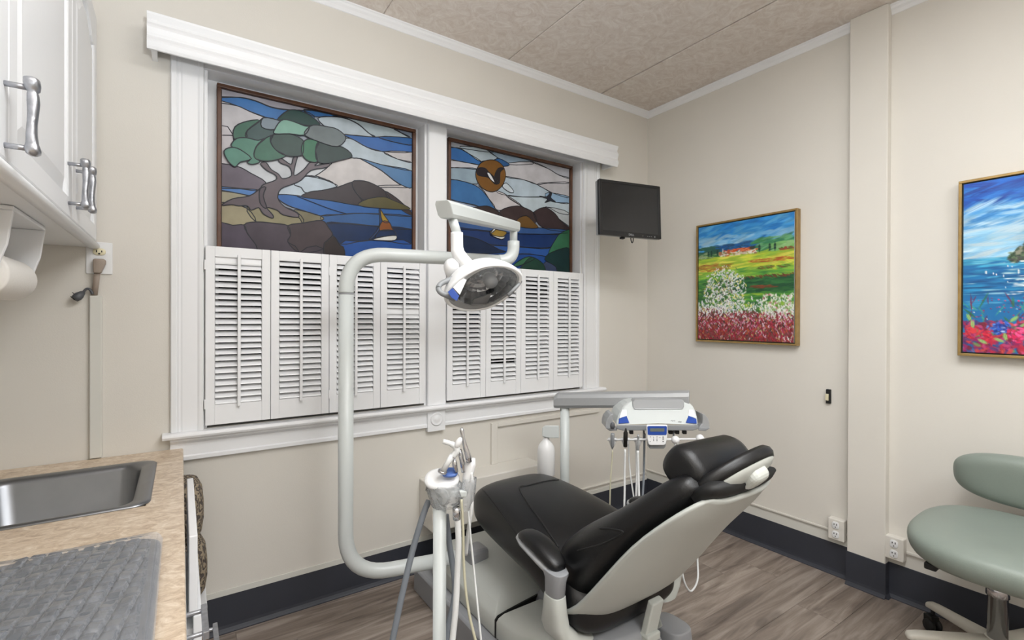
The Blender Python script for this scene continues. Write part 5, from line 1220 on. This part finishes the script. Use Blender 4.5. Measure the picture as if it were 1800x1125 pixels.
MB().loft([sring(dep(776, v_, 1.5), RH * a, FH * a * .8, 2.4, 24) for v_, a in ((850, .036), (860, .034), (872, .030), (884, .024))]).build('head_body', M['pole'], parent=ap_)
rw = np.random.default_rng(2); rings = []
for v_, a, du_ in ((848, .050, 0), (852, .054, 1), (860, .053, 2), (868, .050, 3), (878, .047, 4), (886, .040, 2), (892, .030, 0)):
    rings.append([p + (p - dep(784 + du_, v_, 1.5)) * rw.uniform(-.10, .12) for p in sring(dep(780 + du_, v_, 1.5), RH * a * 1.0, FH * a * .75, 2.2, 30)])
MB().loft(rings, True, False).build('plastic_wrap', M['wrap'], parent=ap_)
MB().loft([sring(dep(u_, v_, 1.51), RH * a, FH * a, 2.3, 18) for u_, v_, a in ((814, 872, .008), (818, 858, .013), (822, 838, .016), (826, 818, .018), (828, 806, .013))]).build('holder', M['wplastic'], parent=ap_)
MB().obox(dep(806, 866, 1.5), RH * .028, FH * .014, ZU * .010).build('holder_arm', M['pole'], parent=ap_, bevel=.004)
MB().loft([sring(dep(u_, v_, 1.505), RH * a, FH * a * .8, 2.2, 24) for u_, v_, a in ((816, 896, .018), (820, 880, .024), (824, 858, .022), (826, 840, .021))], True, False).build('plastic_wrap', M['wrap'], parent=ap_)
# suction valve
vv = empty('suction_valve', dep(778, 828, 1.49), 'white suction valve with a forked tip standing in the wrapped head', 'suction valve')
MB().tube([dep(779, 828, 1.465), dep(788, 812, 1.47), dep(796, 800, 1.47)], [.009, .0085, .010], 14).build('tube', M['hosewhite'], parent=vv)
MB().tube(spline([dep(796, 802, 1.47), dep(803, 792, 1.47), dep(799, 784, 1.47), dep(790, 779, 1.47), dep(779, 776, 1.47)], 5), [.010] * 8 + [.009] * 6 + [.0075] * 7, 14).build('tip', M['hosewhite'], parent=vv)
MB().pad(dep(806, 778, 1.465), (RH * .5 + ZU * .9).normalized() * .017, (RH * .9 - ZU * .5).normalized() * .009, -FH, [(.8, -.006), (1, -.003), (1, .004), (.8, .007)], n=20, e=2.2).build('lever', M['wplastic'], parent=vv)
MB().lathe([(.014, -.004), (.0155, 0), (.014, .004)], dep(778, 829, 1.472), (ZU + RH * .3), n=20).build('collar', M['chrome'], parent=vv)
# handpieces at the post
def hp(name, label, path, rad, mt, hose, hr_, hm):
    P_ = [dep(*q) for q in path]; o = empty(name, P_[-1], label, 'handpiece')
    MB().tube(P_, rad, 14).build('body', mt, parent=o)
    if hose: MB().tube(spline([dep(*q) for q in hose], 6), hr_, 10).build('hose', hm, parent=o)
    return o
hp('handpiece', 'tallest chrome handpiece, leaning at the top of the wrapped post', [(811, 752, 1.49), (812, 757, 1.49), (814, 770, 1.49), (818, 786, 1.49), (823, 803, 1.49), (825, 812, 1.49)], [.004, .0068, .0052, .0075, .0098, .0085], M['chrome'],
   [(828, 830, 1.5), (830, 860, 1.5), (828, 900, 1.5), (823, 935, 1.52), (819, 975, 1.54)], .0058, M['hosewhite'])
hp('handpiece', 'short chrome handpiece between the white valve and the tallest handpiece', [(808, 790, 1.5), (810, 800, 1.5), (813, 815, 1.5), (815, 830, 1.5)], [.006, .008, .008, .007], M['chrome'],
   [(822, 872, 1.5), (826, 930, 1.5), (833, 1000, 1.5), (839, 1060, 1.48), (846, 1130, 1.46), (850, 1180, 1.45)], .0032, M['hosewhite'])
hp('saliva_ejector', 'small chrome saliva ejector valve, lowest beside the white suction valve', [(798, 805, 1.48), (799, 815, 1.48), (802, 830, 1.48)], [.005, .008, .006], M['chrome'],
   [(811, 878, 1.48), (814, 930, 1.48), (815, 985, 1.48), (819, 1040, 1.47), (826, 1085, 1.46), (837, 1130, 1.45), (845, 1160, 1.44)], .0042, M['hosebeige'])
s1 = MB().tube(spline([dep(*q) for q in ((754, 880, 1.53), (744, 905, 1.51), (726, 965, 1.50), (708, 1040, 1.48), (690, 1125, 1.46), (680, 1175, 1.45))], 6), .0095, 12).build('suction_hose', M['hosegrey'], label='grey suction hose running down to the left of the wrapped post', cat='hose', group='suction hoses')
s2 = MB().tube(spline([dep(*q) for q in ((784, 905, 1.55), (789, 950, 1.55), (799, 1020, 1.54), (797, 1060, 1.53), (788, 1100, 1.52), (782, 1150, 1.5))], 6), .0095, 12).build('suction_hose', M['hosegrey'], label='grey suction hose close behind the post, on its right', cat='hose', group='suction hoses')
s3 = empty('suction_hose', dep(803, 905, 1.47), 'thick white suction hose with a clear connector, right of the post', 'hose', 'suction hoses')
MB().tube(spline([dep(*q) for q in ((804, 908, 1.47), (806, 950, 1.47), (804, 1010, 1.47), (801, 1070, 1.46), (795, 1130, 1.45), (792, 1170, 1.44))], 6), .0092, 14).build('tube', M['hosewhite'], parent=s3)
MB().tube([dep(802, 893, 1.46), dep(803, 912, 1.47)], .0115, 16).build('connector', M['chrome'], parent=s3)

# ================================================================ stool
stl = empty('operator_stool', (2.56, .47, 0), 'sage green stool with a cream star base at the right edge', 'stool')
SC = Vector((2.462, .422, .528))
hx, hy_ = Vector((.285, 0, .014)), Vector((0, .280, 0))
MB().pad(SC, hx, hy_, ZU, [(.74, -.070), (.90, -.058), (.98, -.028), (1.0, .006), (.985, .026), (.93, .042), (.80, .050), (.55, .050), (.25, .045), (.05, .044)], n=52, e=2.7).build('seat', M['sage'], parent=stl, sub=1)
MB().pad(SC - ZU * .070, hx * .68, hy_ * .68, ZU, [(1, -.010), (1, .004)], n=32, e=3).build('seat_pan', M['rubber'], parent=stl)
bc = Vector((2.712, .37, .714))
MB().pad(bc, Vector((0, .275, 0)), Vector((-.02, 0, .108)), Vector((1, 0, .05)), [(.55, -.052), (.80, -.046), (.94, -.030), (1.0, -.004), (.96, .018), (.8, .030), (.5, .034)], n=48, e=2.9).build('backrest', M['sage'], parent=stl, sub=1)
MB().tube(spline([bc + Vector((.03, 0, -.02)), bc + Vector((.05, 0, -.12)), Vector((2.74, .40, .50)), Vector((2.62, .43, .465))], 6), .012, 10).build('back_strut', M['rubber'], parent=stl)
MB().obox(SC + Vector((-.20, .17, -.075)), (.022, 0, 0), (0, .018, 0), (0, 0, .012)).build('tilt_knob', M['rubber'], parent=stl, bevel=.005)
HB = Vector((2.565, .475, 0))
MB().lathe([(.030, .13), (.030, .30), (.034, .302), (.034, .345), (.026, .347)], HB, n=28).build('column', M['chrome'], parent=stl)
MB().lathe([(.014, .34), (.014, .475)], HB, n=20).build('gas_piston', M['chrome'], parent=stl)
MB().lathe([(.026, .346), (.024, .350), (.015, .351)], HB, n=24).build('collar', M['rubber'], parent=stl)
MB().obox(HB + Vector((-.02, -.05, .468)), (.008, 0, 0), (0, .10, 0), (0, 0, .006)).build('height_lever', M['dplastic'], parent=stl, bevel=.002)
MB().lathe([(.045, .085), (.050, .10), (.048, .128), (.034, .142)], HB, n=28).build('hub', M['cream'], parent=stl)
a0 = math.atan2(.72 - .475, 2.36 - 2.565)
for k in range(5):
    an = a0 - 2 * math.pi * k / 5; d_ = Vector((math.cos(an), math.sin(an), 0)); s_ = Vector((-d_.y, d_.x, 0))
    Lg = .285
    mb = MB().loft([sring(HB + d_ * t * Lg + ZU * z, s_ * w_, ZU * h, 3, 20) for t, z, w_, h in ((.08, .120, .030, .022), (.5, .112, .026, .018), (.9, .104, .023, .015), (1.0, .100, .021, .013), (1.03, .097, .012, .007))])
    lg = mb.build('leg', M['cream'], parent=stl)
    cc = HB + d_ * (Lg - .02) + s_ * .012
    ca = MB().tube([HB + d_ * (Lg - .015) + ZU * .088, HB + d_ * (Lg - .015) + ZU * .045], .008, 10); ca.obox(cc + ZU * .048, d_ * .020, s_ * .018, ZU * .018)
    ca.build('caster', M['rubber'], parent=lg, bevel=.004)
    wh = MB()
    for q_ in (-.012, .012): wh.lathe([(.004, -.008), (.024, -.008), (.026, -.005), (.026, .005), (.024, .008), (.004, .008)], cc + s_ * q_ * 1.3 + ZU * .0262 + d_ * -.006, s_, n=20)
    wh.build('caster_wheels', M['rubber'], parent=lg)
